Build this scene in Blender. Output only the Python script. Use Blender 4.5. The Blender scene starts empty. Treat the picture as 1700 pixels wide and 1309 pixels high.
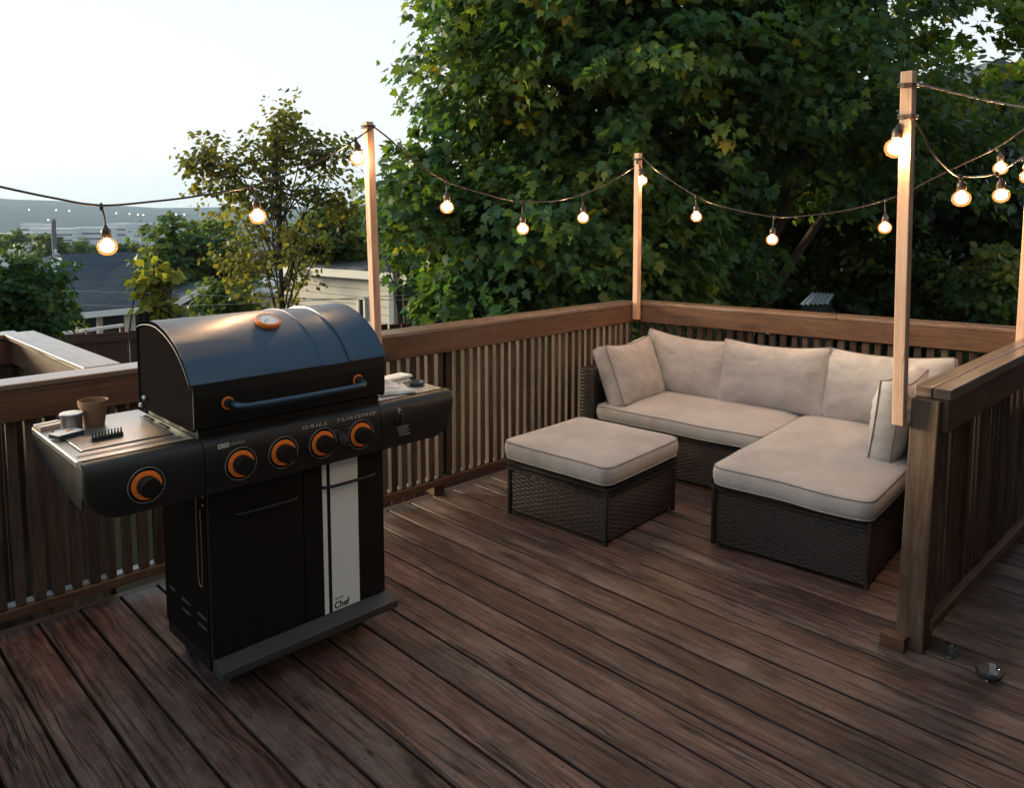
import bpy, math, random
import numpy as np
from mathutils import Vector, Matrix, noise
random.seed(7); RNG = np.random.default_rng(11)
SC = bpy.context.scene
COL = SC.collection
PI = math.pi
R = math.radians

# ------------------------------------------------------------------ camera
# X runs along the balustrade on the left, Y along the deck boards, Z up; deck surface z = 0
FPX, CXP, CYP, CAMH = 1294.0, 850.0, 472.0, 1.55
HOR = 351.0
PITCH = math.atan((CYP - HOR) / FPX)
YAW = math.atan((2180 - CXP) / math.hypot(FPX, CYP - HOR))
FW = Vector((math.cos(YAW), math.sin(YAW), 0)); RT = Vector((math.sin(YAW), -math.cos(YAW), 0)); UP = Vector((0, 0, 1))
CF = FW * math.cos(PITCH) - UP * math.sin(PITCH); CU = FW * math.sin(PITCH) + UP * math.cos(PITCH)
CAM = Vector((0, 0, CAMH))
def ray(x, y): return CF * FPX + RT * (x - CXP) - CU * (y - CYP)
def at_d(x, y, d):
    r = ray(x, y); return CAM + r * (d / r.dot(FW))
def at_y(x, y, Y):
    r = ray(x, y); return CAM + r * (Y / r.y)
def at_z(x, y, z):
    r = ray(x, y); return CAM + r * ((z - CAMH) / r.z)
def LD(lat, dep, z): return CAM + FW * dep + RT * lat + Vector((0, 0, z - CAMH))
cd = bpy.data.cameras.new('camera'); cam = bpy.data.objects.new('camera', cd); COL.objects.link(cam)
cam.location = CAM; cam.rotation_euler = (PI / 2 - PITCH, 0, YAW - PI / 2)
cd.sensor_width = 36; cd.lens = FPX / 1700 * 36; cd.shift_y = -(654.5 - CYP) / 1700
cd.clip_start = 0.05; cd.clip_end = 20000
SC.camera = cam

# ------------------------------------------------------------------ mesh helpers
class MB:
    def __init__(s): s.v = []; s.f = []; s.uv = []; s.r = []; s.m = []
    def face(s, vs, uvs=None, r=0.0, m=0):
        i = len(s.v); s.v += [tuple(v) for v in vs]; s.f.append(tuple(range(i, i + len(vs))))
        s.uv += uvs if uvs else [(v[0] + v[1] * .7, v[2] + v[1] * .3) for v in vs]; s.r.append(r); s.m.append(m)
    def mesh(s, V, F, r=0.0, m=0, uvf=None):
        i = len(s.v); s.v += [tuple(v) for v in V]
        for f in F:
            s.f.append(tuple(i + k for k in f)); s.r.append(r); s.m.append(m)
            for k in f:
                s.uv.append(uvf(V[k]) if uvf else (V[k][0] + V[k][1] * .7, V[k][2] + V[k][1] * .3))
    def beam(s, p0, p1, w, h, side=None, r=None, uo=None, m=0, taper=1.0):
        """oriented box from p0 to p1; w along side, h along side x axis. uv: u along length, v across (metres)"""
        p0 = Vector(p0); p1 = Vector(p1); a = (p1 - p0); L = a.length; a.normalize()
        if side is None: side = Vector((0, 0, 1)).cross(a) if abs(a.z) < .9 else Vector((1, 0, 0))
        side = Vector(side); side = (side - a * side.dot(a)).normalized(); n = a.cross(side)
        if r is None: r = random.random()
        if uo is None: uo = random.random() * 20
        w2, h2 = w / 2, h / 2
        c = [(-w2, -h2), (w2, -h2), (w2, h2), (-w2, h2)]
        i = len(s.v)
        for k, p in enumerate((p0, p1)):
            t = 1 if k == 0 else taper
            for (x, y) in c: s.v.append(tuple(p + side * x * t + n * y * t))
        per = [0, w, w + h, 2 * w + h, 2 * w + 2 * h]
        for k in range(4):
            k2 = (k + 1) % 4
            s.f.append((i + k, i + k2, i + 4 + k2, i + 4 + k)); s.r.append(r); s.m.append(m)
            s.uv += [(uo, uo + per[k]), (uo, uo + per[k + 1]), (uo + L, uo + per[k + 1]), (uo + L, uo + per[k])]
        for base, flip in ((0, True), (4, False)):
            idx = [i + base + k for k in range(4)]
            uvc = [(uo + x * .3, uo + y) for (x, y) in c]
            if flip: idx.reverse(); uvc.reverse()
            s.f.append(tuple(idx)); s.r.append(r); s.m.append(m); s.uv += uvc
        return s
    def box(s, a, b, r=None, m=0, axis=None):
        a = Vector(a); b = Vector(b); d = b - a; c = (a + b) / 2
        if axis is None: axis = max(range(3), key=lambda k: abs(d[k]))
        e = Vector((0, 0, 0)); e[axis] = d[axis] / 2
        o = [(axis + 1) % 3, (axis + 2) % 3]; sd = Vector((0, 0, 0)); sd[o[0]] = 1
        return s.beam(c - e, c + e, abs(d[o[0]]), abs(d[o[1]]), sd, r, m=m)
    def tube(s, pts, rad, n=8, closed=False, r=0.0, caps=True, m=0):
        pts = [Vector(p) for p in pts]; N = len(pts)
        rads = rad if isinstance(rad, (list, tuple)) else [rad] * N
        i = len(s.v); prev = None; V = []; acc = 0
        for k in range(N):
            if closed: t = pts[(k + 1) % N] - pts[k - 1]
            else: t = pts[min(k + 1, N - 1)] - pts[max(k - 1, 0)]
            t.normalize()
            if prev is None:
                u = t.orthogonal().normalized()
            else:
                u = prev - t * prev.dot(t)
                u = u.normalized() if u.length > 1e-6 else t.orthogonal().normalized()
            prev = u; w = t.cross(u)
            for j in range(n):
                a = 2 * PI * j / n; V.append(pts[k] + (u * math.cos(a) + w * math.sin(a)) * rads[k])
        s.v += [tuple(v) for v in V]
        M = N if closed else N - 1
        for k in range(M):
            k2 = (k + 1) % N; l0 = k * .05; 
            for j in range(n):
                j2 = (j + 1) % n
                s.f.append((i + k * n + j, i + k * n + j2, i + k2 * n + j2, i + k2 * n + j)); s.r.append(r); s.m.append(m)
                s.uv += [(l0, j / n), (l0, (j + 1) / n), (l0 + .05, (j + 1) / n), (l0 + .05, j / n)]
        if caps and not closed:
            for k, fl in ((0, True), (N - 1, False)):
                idx = [i + k * n + j for j in range(n)]
                if fl: idx.reverse()
                s.f.append(tuple(idx)); s.r.append(r); s.m.append(m); s.uv += [(0, 0)] * n
        return s
    def lathe(s, prof, M=None, n=24, r=0.0, m=0):
        """prof: list of (radius, z), revolved about local z; M places it"""
        M = M or Matrix.Identity(4); i = len(s.v); N = len(prof)
        for (rr, z) in prof:
            for j in range(n):
                a = 2 * PI * j / n; s.v.append(tuple(M @ Vector((rr * math.cos(a), rr * math.sin(a), z))))
        for k in range(N - 1):
            for j in range(n):
                j2 = (j + 1) % n
                s.f.append((i + k * n + j, i + k * n + j2, i + (k + 1) * n + j2, i + (k + 1) * n + j)); s.r.append(r); s.m.append(m)
                s.uv += [(j / n, k / N), ((j + 1) / n, k / N), ((j + 1) / n, (k + 1) / N), (j / n, (k + 1) / N)]
        for k, fl in ((0, True), (N - 1, False)):
            if prof[k][0] > 1e-4:
                idx = [i + k * n + j for j in range(n)]
                if fl: idx.reverse()
                s.f.append(tuple(idx)); s.r.append(r); s.m.append(m); s.uv += [(0, 0)] * n
        return s
    def prism(s, poly, ext, M=None, r=0.0, m=0):
        """poly: 2D outline in local xy (counter-clockwise), extruded along local z from 0 to ext"""
        M = M or Matrix.Identity(4); n = len(poly); i = len(s.v)
        for z in (0, ext):
            for (x, y) in poly: s.v.append(tuple(M @ Vector((x, y, z))))
        s.f.append(tuple(i + k for k in reversed(range(n)))); s.r.append(r); s.m.append(m); s.uv += [poly[k] for k in reversed(range(n))]
        s.f.append(tuple(i + n + k for k in range(n))); s.r.append(r); s.m.append(m); s.uv += [tuple(p) for p in poly]
        acc = 0
        for k in range(n):
            k2 = (k + 1) % n; d = math.dist(poly[k], poly[k2])
            s.f.append((i + k, i + k2, i + n + k2, i + n + k)); s.r.append(r); s.m.append(m)
            s.uv += [(acc, 0), (acc + d, 0), (acc + d, ext), (acc, ext)]; acc += d
        return s
    def build(s, name, mat, parent=None, smooth=False, bevel=0, subdiv=0, angle=None):
        me = bpy.data.meshes.new(name); me.from_pydata(s.v, [], s.f)
        uvl = me.uv_layers.new(name='UVMap'); uvl.data.foreach_set('uv', [c for p in s.uv for c in p])
        at = me.attributes.new('rnd', 'FLOAT', 'FACE'); at.data.foreach_set('value', s.r)
        for mm in (mat if isinstance(mat, (list, tuple)) else [mat]): me.materials.append(mm)
        me.polygons.foreach_set('material_index', s.m)
        if smooth:
            me.polygons.foreach_set('use_smooth', [True] * len(me.polygons))
            if angle: me.set_sharp_from_angle(angle=R(angle))
        me.update()
        o = bpy.data.objects.new(name, me); COL.objects.link(o)
        if parent: o.parent = parent; 
        if bevel:
            b = o.modifiers.new('bevel', 'BEVEL'); b.width = bevel; b.segments = 2; b.limit_method = 'ANGLE'; b.angle_limit = R(40)
        return o
def tag(o, label=None, cat=None, group=None, kind=None):
    if label: o['label'] = label
    if cat: o['category'] = cat
    if group: o['group'] = group
    if kind: o['kind'] = kind
    return o
def thing(name, label, cat, loc=(0, 0, 0), group=None):
    o = bpy.data.objects.new(name, None); COL.objects.link(o); o.location = loc
    o.empty_display_size = .1
    return tag(o, label, cat, group)
def under(o, parent):
    """parent keeping world coordinates of geometry that was written in world space"""
    o.parent = parent
    return o
def TM(loc, ex, ey, ez):
    M = Matrix.Identity(4)
    for k, a in enumerate((ex, ey, ez)):
        a = Vector(a)
        for q in range(3): M[q][k] = a[q]
    for q in range(3): M[q][3] = loc[q]
    return M

# ------------------------------------------------------------------ materials
def newmat(name):
    m = bpy.data.materials.new(name); m.use_nodes = True
    nt = m.node_tree; nt.nodes.clear()
    out = nt.nodes.new('ShaderNodeOutputMaterial'); bs = nt.nodes.new('ShaderNodeBsdfPrincipled')
    nt.links.new(bs.outputs[0], out.inputs[0])
    return m, nt, bs, out
class N:
    def __init__(s, nt): s.nt = nt
    def node(s, t, **kw):
        n = s.nt.nodes.new(t)
        for k, v in kw.items(): setattr(n, k, v)
        return n
    def link(s, a, b): s.nt.links.new(a, b)
    def math(s, op, a, b=None, c=None, clamp=False):
        n = s.node('ShaderNodeMath', operation=op); n.use_clamp = clamp
        for i, x in enumerate((a, b, c)):
            if x is None: continue
            if hasattr(x, 'links'): s.link(x, n.inputs[i])
            else: n.inputs[i].default_value = x
        return n.outputs[0]
    def noise(s, vec, scale, detail=4, rough=.55, dist=0):
        n = s.node('ShaderNodeTexNoise'); n.inputs['Scale'].default_value = scale; n.inputs['Detail'].default_value = detail
        n.inputs['Roughness'].default_value = rough; n.inputs['Distortion'].default_value = dist
        if vec is not None: s.link(vec, n.inputs['Vector'])
        return n.outputs[0]
    def ramp(s, fac, stops):
        n = s.node('ShaderNodeValToRGB'); cr = n.color_ramp
        while len(cr.elements) < len(stops): cr.elements.new(.5)
        for e, (p, c) in zip(cr.elements, stops):
            e.position = p; e.color = c if len(c) == 4 else (*c, 1)
        s.link(fac, n.inputs[0]); return n.outputs[0]
    def mix(s, fac, a, b, mode='MIX'):
        n = s.node('ShaderNodeMix', data_type='RGBA', blend_type=mode)
        for i, x in ((0, fac), (6, a), (7, b)):
            if hasattr(x, 'links'): s.link(x, n.inputs[i])
            else: n.inputs[i].default_value = x if i == 0 else (*x, 1)
        return n.outputs[2]
    def bump(s, h, strength, dist=.01, normal=None):
        n = s.node('ShaderNodeBump'); n.inputs['Strength'].default_value = strength; n.inputs['Distance'].default_value = dist
        s.link(h, n.inputs['Height'])
        if normal is not None: s.link(normal, n.inputs['Normal'])
        return n.outputs[0]
    def comb(s, x, y, z=0):
        n = s.node('ShaderNodeCombineXYZ')
        for i, q in enumerate((x, y, z)):
            if hasattr(q, 'links'): s.link(q, n.inputs[i])
            else: n.inputs[i].default_value = q
        return n.outputs[0]
    def uv(s):
        n = s.node('ShaderNodeUVMap'); n.uv_map = 'UVMap'
        sp = s.node('ShaderNodeSeparateXYZ'); s.link(n.outputs[0], sp.inputs[0]); return sp.outputs[0], sp.outputs[1]
    def attr(s, name='rnd'):
        n = s.node('ShaderNodeAttribute'); n.attribute_name = name; return n.outputs['Fac']
    def objrand(s): return s.node('ShaderNodeObjectInfo').outputs['Random']
    def objco(s): return s.node('ShaderNodeTexCoord').outputs['Object']

def wood(name, dark, mid, light, rough=.55, wear=None, wear_amt=.0, knots=True, cracks=.0, tone=.35, bump=.35, spec=.5, dirt=0, contrast=0):
    m, nt, bs, out = newmat(name); n = N(nt)
    u, v = n.uv(); rnd = n.attr(); orr = n.objrand()
    u2 = n.math('ADD', u, n.math('MULTIPLY', orr, 37.0)); v2 = n.math('ADD', v, n.math('MULTIPLY', orr, 11.0))
    # slow meander of the grain
    wob = n.noise(n.comb(n.math('MULTIPLY', u2, 1.6), n.math('MULTIPLY', v2, 4.0)), 1.0, 2)
    vv = n.math('ADD', v2, n.math('MULTIPLY', wob, .05))
    fine = n.noise(n.comb(n.math('MULTIPLY', u2, 9.0), n.math('MULTIPLY', vv, 190.0)), 1.0, 6, .7)
    broad = n.noise(n.comb(n.math('MULTIPLY', u2, 1.5), n.math('MULTIPLY', vv, 40.0)), 1.0, 5, .65)
    blot = n.noise(n.comb(n.math('MULTIPLY', u2, 3.2), n.math('MULTIPLY', v2, 7.0)), 1.0, 4, .65)
    mid_ = n.noise(n.comb(n.math('MULTIPLY', u2, 4.0), n.math('MULTIPLY', vv, 85.0), 4.4), 1.0, 4, .7)
    g = n.math('ADD', n.math('MULTIPLY', fine, .25), n.math('ADD', n.math('MULTIPLY', mid_, .40), n.math('MULTIPLY', broad, .35)))
    col = n.ramp(g, [(.30 + contrast, dark), (.5, mid), (.72 - contrast, light)])
    col = n.mix(n.math('MULTIPLY', n.math('SUBTRACT', blot, .25, clamp=True), 1.1, clamp=True), col, n.mix(1.0, col, (.62, .58, .58), 'MULTIPLY'))
    tone_f = n.math('ADD', n.math('MULTIPLY', n.math('FRACT', n.math('ADD', rnd, orr)), tone * 2), 1 - tone)
    hs = n.node('ShaderNodeHueSaturation'); n.link(col, hs.inputs['Color']); n.link(tone_f, hs.inputs['Value']); col = hs.outputs[0]
    if wear is not None:
        w = n.noise(n.comb(n.math('MULTIPLY', u2, 1.3), n.math('MULTIPLY', v2, 5.0)), 1.0, 5, .7)
        w2 = n.noise(n.comb(n.math('MULTIPLY', u2, 7), n.math('MULTIPLY', v2, 60.0)), 1.0, 4, .7)
        wf = n.math('MULTIPLY', n.math('SUBTRACT', n.math('ADD', n.math('MULTIPLY', w, .7), n.math('MULTIPLY', w2, .3)), .47, clamp=True), 5.0 * wear_amt, clamp=True)
        col = n.mix(wf, col, wear)
    if dirt:
        dn = n.noise(n.comb(n.math('MULTIPLY', u2, 5.5), n.math('MULTIPLY', v2, 9.0), 6.2), 1.0, 7, .75)
        dp = n.noise(n.comb(n.math('MULTIPLY', u2, 60), n.math('MULTIPLY', v2, 75.0), 1.2), 1.0, 3, .6)
        col = n.mix(n.math('MULTIPLY', n.math('SUBTRACT', dn, .5, clamp=True), 5.0 * dirt, clamp=True), col, n.mix(1.0, col, (.40, .38, .38), 'MULTIPLY'))
        col = n.mix(n.math('MULTIPLY', n.math('SUBTRACT', dp, .62, clamp=True), 6.0 * dirt, clamp=True), col, n.mix(1.0, col, (.35, .33, .33), 'MULTIPLY'))
    h = g
    if knots:
        vor = n.node('ShaderNodeTexVoronoi'); vor.inputs['Scale'].default_value = 1.0
        n.link(n.comb(n.math('MULTIPLY', u2, 2.3), n.math('MULTIPLY', v2, 7.5)), vor.inputs['Vector'])
        vor.inputs['Randomness'].default_value = 1.0
        sp_ = n.node('ShaderNodeSeparateColor'); n.link(vor.outputs['Color'], sp_.inputs[0]); pick = n.math('GREATER_THAN', sp_.outputs[0], .45)
        kn = n.math('MULTIPLY', n.ramp(vor.outputs['Distance'], [(.04, (1, 1, 1)), (.15, (.35, .35, .35)), (.26, (0, 0, 0))]), pick)
        col = n.mix(n.math('MULTIPLY', kn, .75), col, tuple(c * .35 for c in dark))
    if cracks:
        ck = n.noise(n.comb(n.math('MULTIPLY', u2, .8), n.math('MULTIPLY', vv, 26.0), 3.1), 1.0, 3, .5)
        cr = n.ramp(n.math('ABSOLUTE', n.math('SUBTRACT', ck, .5)), [(.0, (1, 1, 1)), (.020, (0, 0, 0))])
        gate = n.ramp(n.noise(n.comb(n.math('MULTIPLY', u2, 1.2), n.math('MULTIPLY', v2, 9), 9.0), 1.0, 2), [(.44, (0, 0, 0)), (.54, (1, 1, 1))])
        cr = n.math('MULTIPLY', cr, n.math('MULTIPLY', gate, cracks))
        col = n.mix(cr, col, tuple(c * .2 for c in dark))
        h = n.math('SUBTRACT', h, n.math('MULTIPLY', cr, .8))
    n.link(col, bs.inputs['Base Color'])
    rg = n.math('ADD', n.math('MULTIPLY', blot, .35), rough - .17)
    n.link(rg, bs.inputs['Roughness']); bs.inputs['Specular IOR Level'].default_value = spec
    n.link(n.bump(h, bump, .004), bs.inputs['Normal'])
    return m

def paint(name, col, rough=.5, metal=0, var=.12, scale=30, bump=.0, spec=.5, coat=0, flake=0):
    m, nt, bs, out = newmat(name); n = N(nt); co = n.objco()
    a = n.noise(co, scale, 5, .6); b = n.noise(co, scale * .12, 3, .6)
    f = n.math('ADD', n.math('MULTIPLY', a, .5), n.math('MULTIPLY', b, .5))
    c = n.mix(f, tuple(max(0, x * (1 - var * 1.6)) for x in col), tuple(min(1, x * (1 + var * 1.6)) for x in col))
    n.link(c, bs.inputs['Base Color'])
    n.link(n.math('ADD', n.math('MULTIPLY', b, .2), rough - .1), bs.inputs['Roughness'])
    bs.inputs['Metallic'].default_value = metal; bs.inputs['Specular IOR Level'].default_value = spec
    bs.inputs['Coat Weight'].default_value = coat; bs.inputs['Coat Roughness'].default_value = .28
    if bump: n.link(n.bump(n.noise(co, scale * 6, 3), bump, .002), bs.inputs['Normal'])
    return m
def emit(name, col, strength):
    m, nt, bs, out = newmat(name)
    bs.inputs['Base Color'].default_value = (*col, 1); bs.inputs['Emission Color'].default_value = (*col, 1); bs.inputs['Emission Strength'].default_value = strength
    bs.inputs['Roughness'].default_value = .3
    return m
def glow_glass(name):
    # thin amber glass, lit from inside: lets the filament show and glows softly itself
    m, nt, bs, out = newmat(name); n = N(nt)
    tr = n.node('ShaderNodeBsdfTransparent'); tr.inputs[0].default_value = (1, .9, .75, 1)
    em = n.node('ShaderNodeEmission'); em.inputs[0].default_value = (1.0, .36, .085, 1); em.inputs[1].default_value = 1.0
    gl = n.node('ShaderNodeBsdfGlossy'); gl.inputs['Roughness'].default_value = .05
    m1 = n.node('ShaderNodeMixShader'); m1.inputs[0].default_value = .42; n.link(tr.outputs[0], m1.inputs[1]); n.link(em.outputs[0], m1.inputs[2])
    m2 = n.node('ShaderNodeMixShader'); m2.inputs[0].default_value = .06; n.link(m1.outputs[0], m2.inputs[1]); n.link(gl.outputs[0], m2.inputs[2])
    n.link(m2.outputs[0], out.inputs[0])
    return m
def fabric(name, col):
    m, nt, bs, out = newmat(name); n = N(nt); co = n.objco()
    w1 = n.node('ShaderNodeTexWave', wave_type='BANDS', bands_direction='DIAGONAL'); w1.inputs['Scale'].default_value = 190; w1.inputs['Distortion'].default_value = 1.5; w1.inputs['Detail'].default_value = 2
    n.link(co, w1.inputs['Vector'])
    fine = n.noise(co, 230, 4, .7); blot = n.noise(co, 6, 5, .65)
    f = n.math('ADD', n.math('MULTIPLY', fine, .5), n.math('MULTIPLY', blot, .5))
    c = n.ramp(f, [(.32, tuple(x * .70 for x in col)), (.5, col), (.68, tuple(min(1, x * 1.25) for x in col))])
    n.link(c, bs.inputs['Base Color']); bs.inputs['Roughness'].default_value = .9
    bs.inputs['Sheen Weight'].default_value = .25; bs.inputs['Sheen Roughness'].default_value = .5
    wr = n.noise(co, 14, 4, .6, .6)
    h = n.math('ADD', n.math('MULTIPLY', n.math('ADD', fine, w1.outputs['Fac']), .12), wr)
    n.link(n.bump(h, .35, .012), bs.inputs['Normal'])
    return m
def wicker(name, col):
    """woven strands: u,v in metres"""
    m, nt, bs, out = newmat(name); n = N(nt); u, v = n.uv()
    sh, sw = .011, .030
    row = n.math('FLOOR', n.math('DIVIDE', v, sh)); fr = n.math('FRACT', n.math('DIVIDE', v, sh))
    prof = n.math('SINE', n.math('MULTIPLY', fr, PI))
    ph = n.math('ADD', n.math('MULTIPLY', n.math('DIVIDE', u, sw), PI), n.math('MULTIPLY', row, PI))
    over = n.math('ADD', n.math('MULTIPLY', n.math('COSINE', ph), .5), .5)
    h = n.math('MULTIPLY', n.math('POWER', prof, .6), n.math('ADD', n.math('MULTIPLY', over, .7), .3))
    rr = n.node('ShaderNodeTexWhiteNoise', noise_dimensions='1D'); n.link(row, rr.inputs['W'])
    streak = n.noise(n.comb(n.math('MULTIPLY', u, 25), n.math('MULTIPLY', v, 500)), 1, 3)
    t = n.math('ADD', n.math('MULTIPLY', rr.outputs['Value'], .5), n.math('MULTIPLY', streak, .5))
    c = n.mix(t, tuple(x * .55 for x in col), tuple(x * 1.5 for x in col))
    c = n.mix(n.ramp(h, [(.05, (1, 1, 1)), (.35, (0, 0, 0))]), c, tuple(x * .25 for x in col))
    n.link(c, bs.inputs['Base Color']); bs.inputs['Roughness'].default_value = .42
    n.link(n.bump(h, 1.0, .006), bs.inputs['Normal'])
    return m
def leafmat(name, c_dark, c_mid, c_lit, trans=.45, rough=.5, yellow=None, yel=.06):
    m, nt, bs, out = newmat(name); n = N(nt); r = n.attr()
    stops = [(.0, c_dark), (.5, c_mid), (1 - yel if yellow else 1.0, c_lit)]
    if yellow: stops.append((1 - yel * .5, yellow))
    c = n.ramp(r, stops)
    nz = n.noise(n.objco(), 1.1, 3); c = n.mix(n.math('MULTIPLY', n.math('SUBTRACT', nz, .35, clamp=True), 1.8, clamp=True), c, n.mix(1.0, c, (.62, .8, .8), 'MULTIPLY'))
    n.link(c, bs.inputs['Base Color']); bs.inputs['Roughness'].default_value = rough; bs.inputs['Specular IOR Level'].default_value = .28
    tr = n.node('ShaderNodeBsdfTranslucent'); tc = n.mix(1.0, c, (1.25, 1.1, .35), 'MULTIPLY')
    hs = n.node('ShaderNodeHueSaturation'); hs.inputs['Value'].default_value = 1.5; n.link(tc, hs.inputs['Color']); n.link(hs.outputs[0], tr.inputs['Color'])
    mx = n.node('ShaderNodeMixShader'); mx.inputs[0].default_value = trans
    n.link(bs.outputs[0], mx.inputs[1]); n.link(tr.outputs[0], mx.inputs[2]); n.link(mx.outputs[0], out.inputs[0])
    return m
def siding(name, col, pitch=.14, rough=.6):
    m, nt, bs, out = newmat(name); n = N(nt); sp = n.node('ShaderNodeSeparateXYZ')
    n.link(n.node('ShaderNodeNewGeometry').outputs['Position'], sp.inputs[0]); z = sp.outputs[2]
    fr = n.math('FRACT', n.math('DIVIDE', z, pitch))
    line = n.ramp(fr, [(.0, (1, 1, 1)), (.16, (0, 0, 0))])
    c = n.mix(n.noise(n.objco(), 3, 4), tuple(x * .8 for x in col), tuple(min(1, x * 1.15) for x in col))
    c = n.mix(n.math('MULTIPLY', line, .85), c, tuple(x * .25 for x in col))
    n.link(c, bs.inputs['Base Color']); bs.inputs['Roughness'].default_value = rough
    n.link(n.bump(fr, 1.0, .03), bs.inputs['Normal'])
    return m
def shingle(name, col):
    m, nt, bs, out = newmat(name); n = N(nt); u, v = n.uv()
    br = n.node('ShaderNodeTexBrick'); n.link(n.comb(u, v), br.inputs['Vector'])
    br.inputs['Scale'].default_value = 1; br.inputs['Brick Width'].default_value = .32; br.inputs['Row Height'].default_value = .14; br.inputs['Mortar Size'].default_value = .012
    br.inputs['Color1'].default_value = (*[x * .75 for x in col], 1); br.inputs['Color2'].default_value = (*[x * 1.25 for x in col], 1); br.inputs['Mortar'].default_value = (*[x * .4 for x in col], 1)
    c = n.mix(n.noise(n.objco(), 2.2, 5), br.outputs['Color'], n.mix(1.0, br.outputs['Color'], (.6, .6, .62), 'MULTIPLY'))
    n.link(c, bs.inputs['Base Color']); bs.inputs['Roughness'].default_value = .9; bs.inputs['Specular IOR Level'].default_value = .15
    n.link(n.bump(br.outputs['Fac'], .5, .01), bs.inputs['Normal'])
    return m

W = {}
W['deck'] = wood('deck_wood', (.025, .012, .010), (.088, .044, .036), (.19, .108, .088), rough=.5, wear=(.28, .215, .19), wear_amt=.62, cracks=1.0, tone=.36, bump=.9, spec=.42, dirt=1.0, contrast=.105)
W['rail'] = wood('rail_wood', (.040, .018, .010), (.105, .050, .027), (.18, .09, .05), rough=.6, wear=(.19, .12, .085), wear_amt=.45, tone=.16, dirt=.6, spec=.35)
W['cap'] = wood('cap_wood', (.075, .045, .03), (.17, .105, .07), (.28, .19, .14), rough=.42, wear=(.36, .31, .28), wear_amt=.5, tone=.12, cracks=.7, spec=.55, dirt=.5)
W['pale'] = wood('skylit_wood', (.25, .22, .20), (.42, .39, .37), (.55, .52, .50), rough=.4, tone=.1, knots=False)  # pale tone with sky light put into the colour, for the bottom rails
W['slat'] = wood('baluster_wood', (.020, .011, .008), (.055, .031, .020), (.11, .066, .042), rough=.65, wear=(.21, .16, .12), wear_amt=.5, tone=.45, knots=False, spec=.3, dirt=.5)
W['post'] = wood('pine_post_wood', (.40, .22, .14), (.60, .38, .275), (.72, .50, .38), rough=.6, tone=.06, cracks=.6, dirt=.25)
for nd in W['cap'].node_tree.nodes:
    if nd.type == 'BSDF_PRINCIPLED': nd.inputs['Coat Weight'].default_value = .7; nd.inputs['Coat Roughness'].default_value = .16
M = {}
M['black'] = paint('black_enamel', (.007, .0065, .0065), .5, 0, .25, 60, .12, spec=.28)
M['dull'] = paint('dull_black', (.012, .010, .009), .7, 0, .25, 60, .1, spec=0)
M['lid'] = paint('lid_steel', (.032, .066, .115), .48, .8, .10, 160, .05, spec=.6, coat=.35)
M['panel'] = paint('panel_enamel', (.021, .020, .021), .44, .3, .15, 120, .1)
M['shelf'] = paint('shelf_steel', (.50, .49, .48), .34, .9, .06, 80, .05)
M['lip'] = paint('lip_metal', (.045, .046, .05), .5, .3, .12, 60, .05)
M['gray'] = paint('grey_metal', (.10, .105, .11), .5, .5, .12, 60, .05)
M['orange'] = paint('orange_plastic', (.95, .22, .03), .4, 0, .04, 40)
M['bezel'] = paint('bezel_print', (.33, .33, .33), .6, 0, .1, 200)
M['screw'] = paint('screw_head', (.035, .03, .028), .5, .5, .2, 300)
M['print'] = paint('light_print', (.52, .53, .52), .6, 0, .12, 200)
M['print2'] = paint('dim_print', (.20, .20, .20), .6, 0, .12, 200)
M['stripe'] = paint('silver_stripe', (.78, .84, .86), .5, .1, .05, 90, .03)
M['rubber'] = paint('black_rubber', (.012, .012, .012), .7)
M['whiteface'] = paint('dial_face', (.78, .78, .76), .4, 0, .04, 200)
M['brass'] = paint('brass_chain', (.5, .33, .2), .35, .9)
M['steel'] = paint('bright_steel', (.6, .6, .6), .25, 1)
M['tin'] = paint('tin_can', (.27, .26, .25), .38, .8, .1, 60)
M['paper'] = paint('white_paper', (.78, .77, .75), .75, 0, .05, 20)
M['card'] = paint('cardboard', (.40, .30, .25), .75, 0, .1, 40)
M['terra'] = paint('peat_pot', (.27, .145, .075), .85, 0, .3, 140, .5)
M['ash'] = paint('dark_glaze', (.04, .045, .05), .25, 0, .1)
M['cable'] = paint('black_cable', (.03, .022, .018), .4, 0, .1)
M['fab'] = fabric('greige_fabric', (.37, .35, .35))
M['pipe'] = paint('piping_crease', (.15, .135, .13), .85)  # cushion fabric darkened, painting the crease shade along the edges
M['wick'] = wicker('brown_wicker', (.019, .011, .008))
M['bark'] = paint('tree_bark', (.055, .042, .034), .9, 0, .4, 18, .6)
M['core'] = emit('glowing_filament', (1.0, .60, .31), 260)
M['bulb'] = glow_glass('lit_bulb_glass')
M['maple'] = leafmat('maple_leaf', (.026, .080, .055), (.065, .145, .052), (.18, .23, .040), .45, .36, (.42, .32, .04), .08)
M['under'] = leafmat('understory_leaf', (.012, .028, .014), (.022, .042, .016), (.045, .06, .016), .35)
M['thin'] = leafmat('backlit_leaf', (.08, .095, .038), (.14, .145, .052), (.22, .21, .07), .55)
M['bushg'] = leafmat('bush_leaf', (.03, .10, .06), (.085, .15, .05), (.24, .22, .05), .5)
M['yel'] = leafmat('yellow_green_leaf', (.14, .17, .035), (.24, .25, .05), (.36, .34, .07), .5)
M['lilac'] = leafmat('shrub_leaf', (.016, .065, .028), (.04, .11, .035), (.14, .18, .04), .45)
M['petal'] = paint('white_blossom', (.65, .68, .70), .7)
M['housewhite'] = siding('white_siding', (.70, .68, .65), .13)
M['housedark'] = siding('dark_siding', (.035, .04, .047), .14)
M['houseblue'] = siding('pale_siding', (.10, .14, .17), .14)
M['trim'] = paint('white_trim', (.70, .70, .69), .55, 0, .06, 10)
M['trimwarm'] = paint('aged_trim', (.52, .46, .42), .6, 0, .1, 10)
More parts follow.
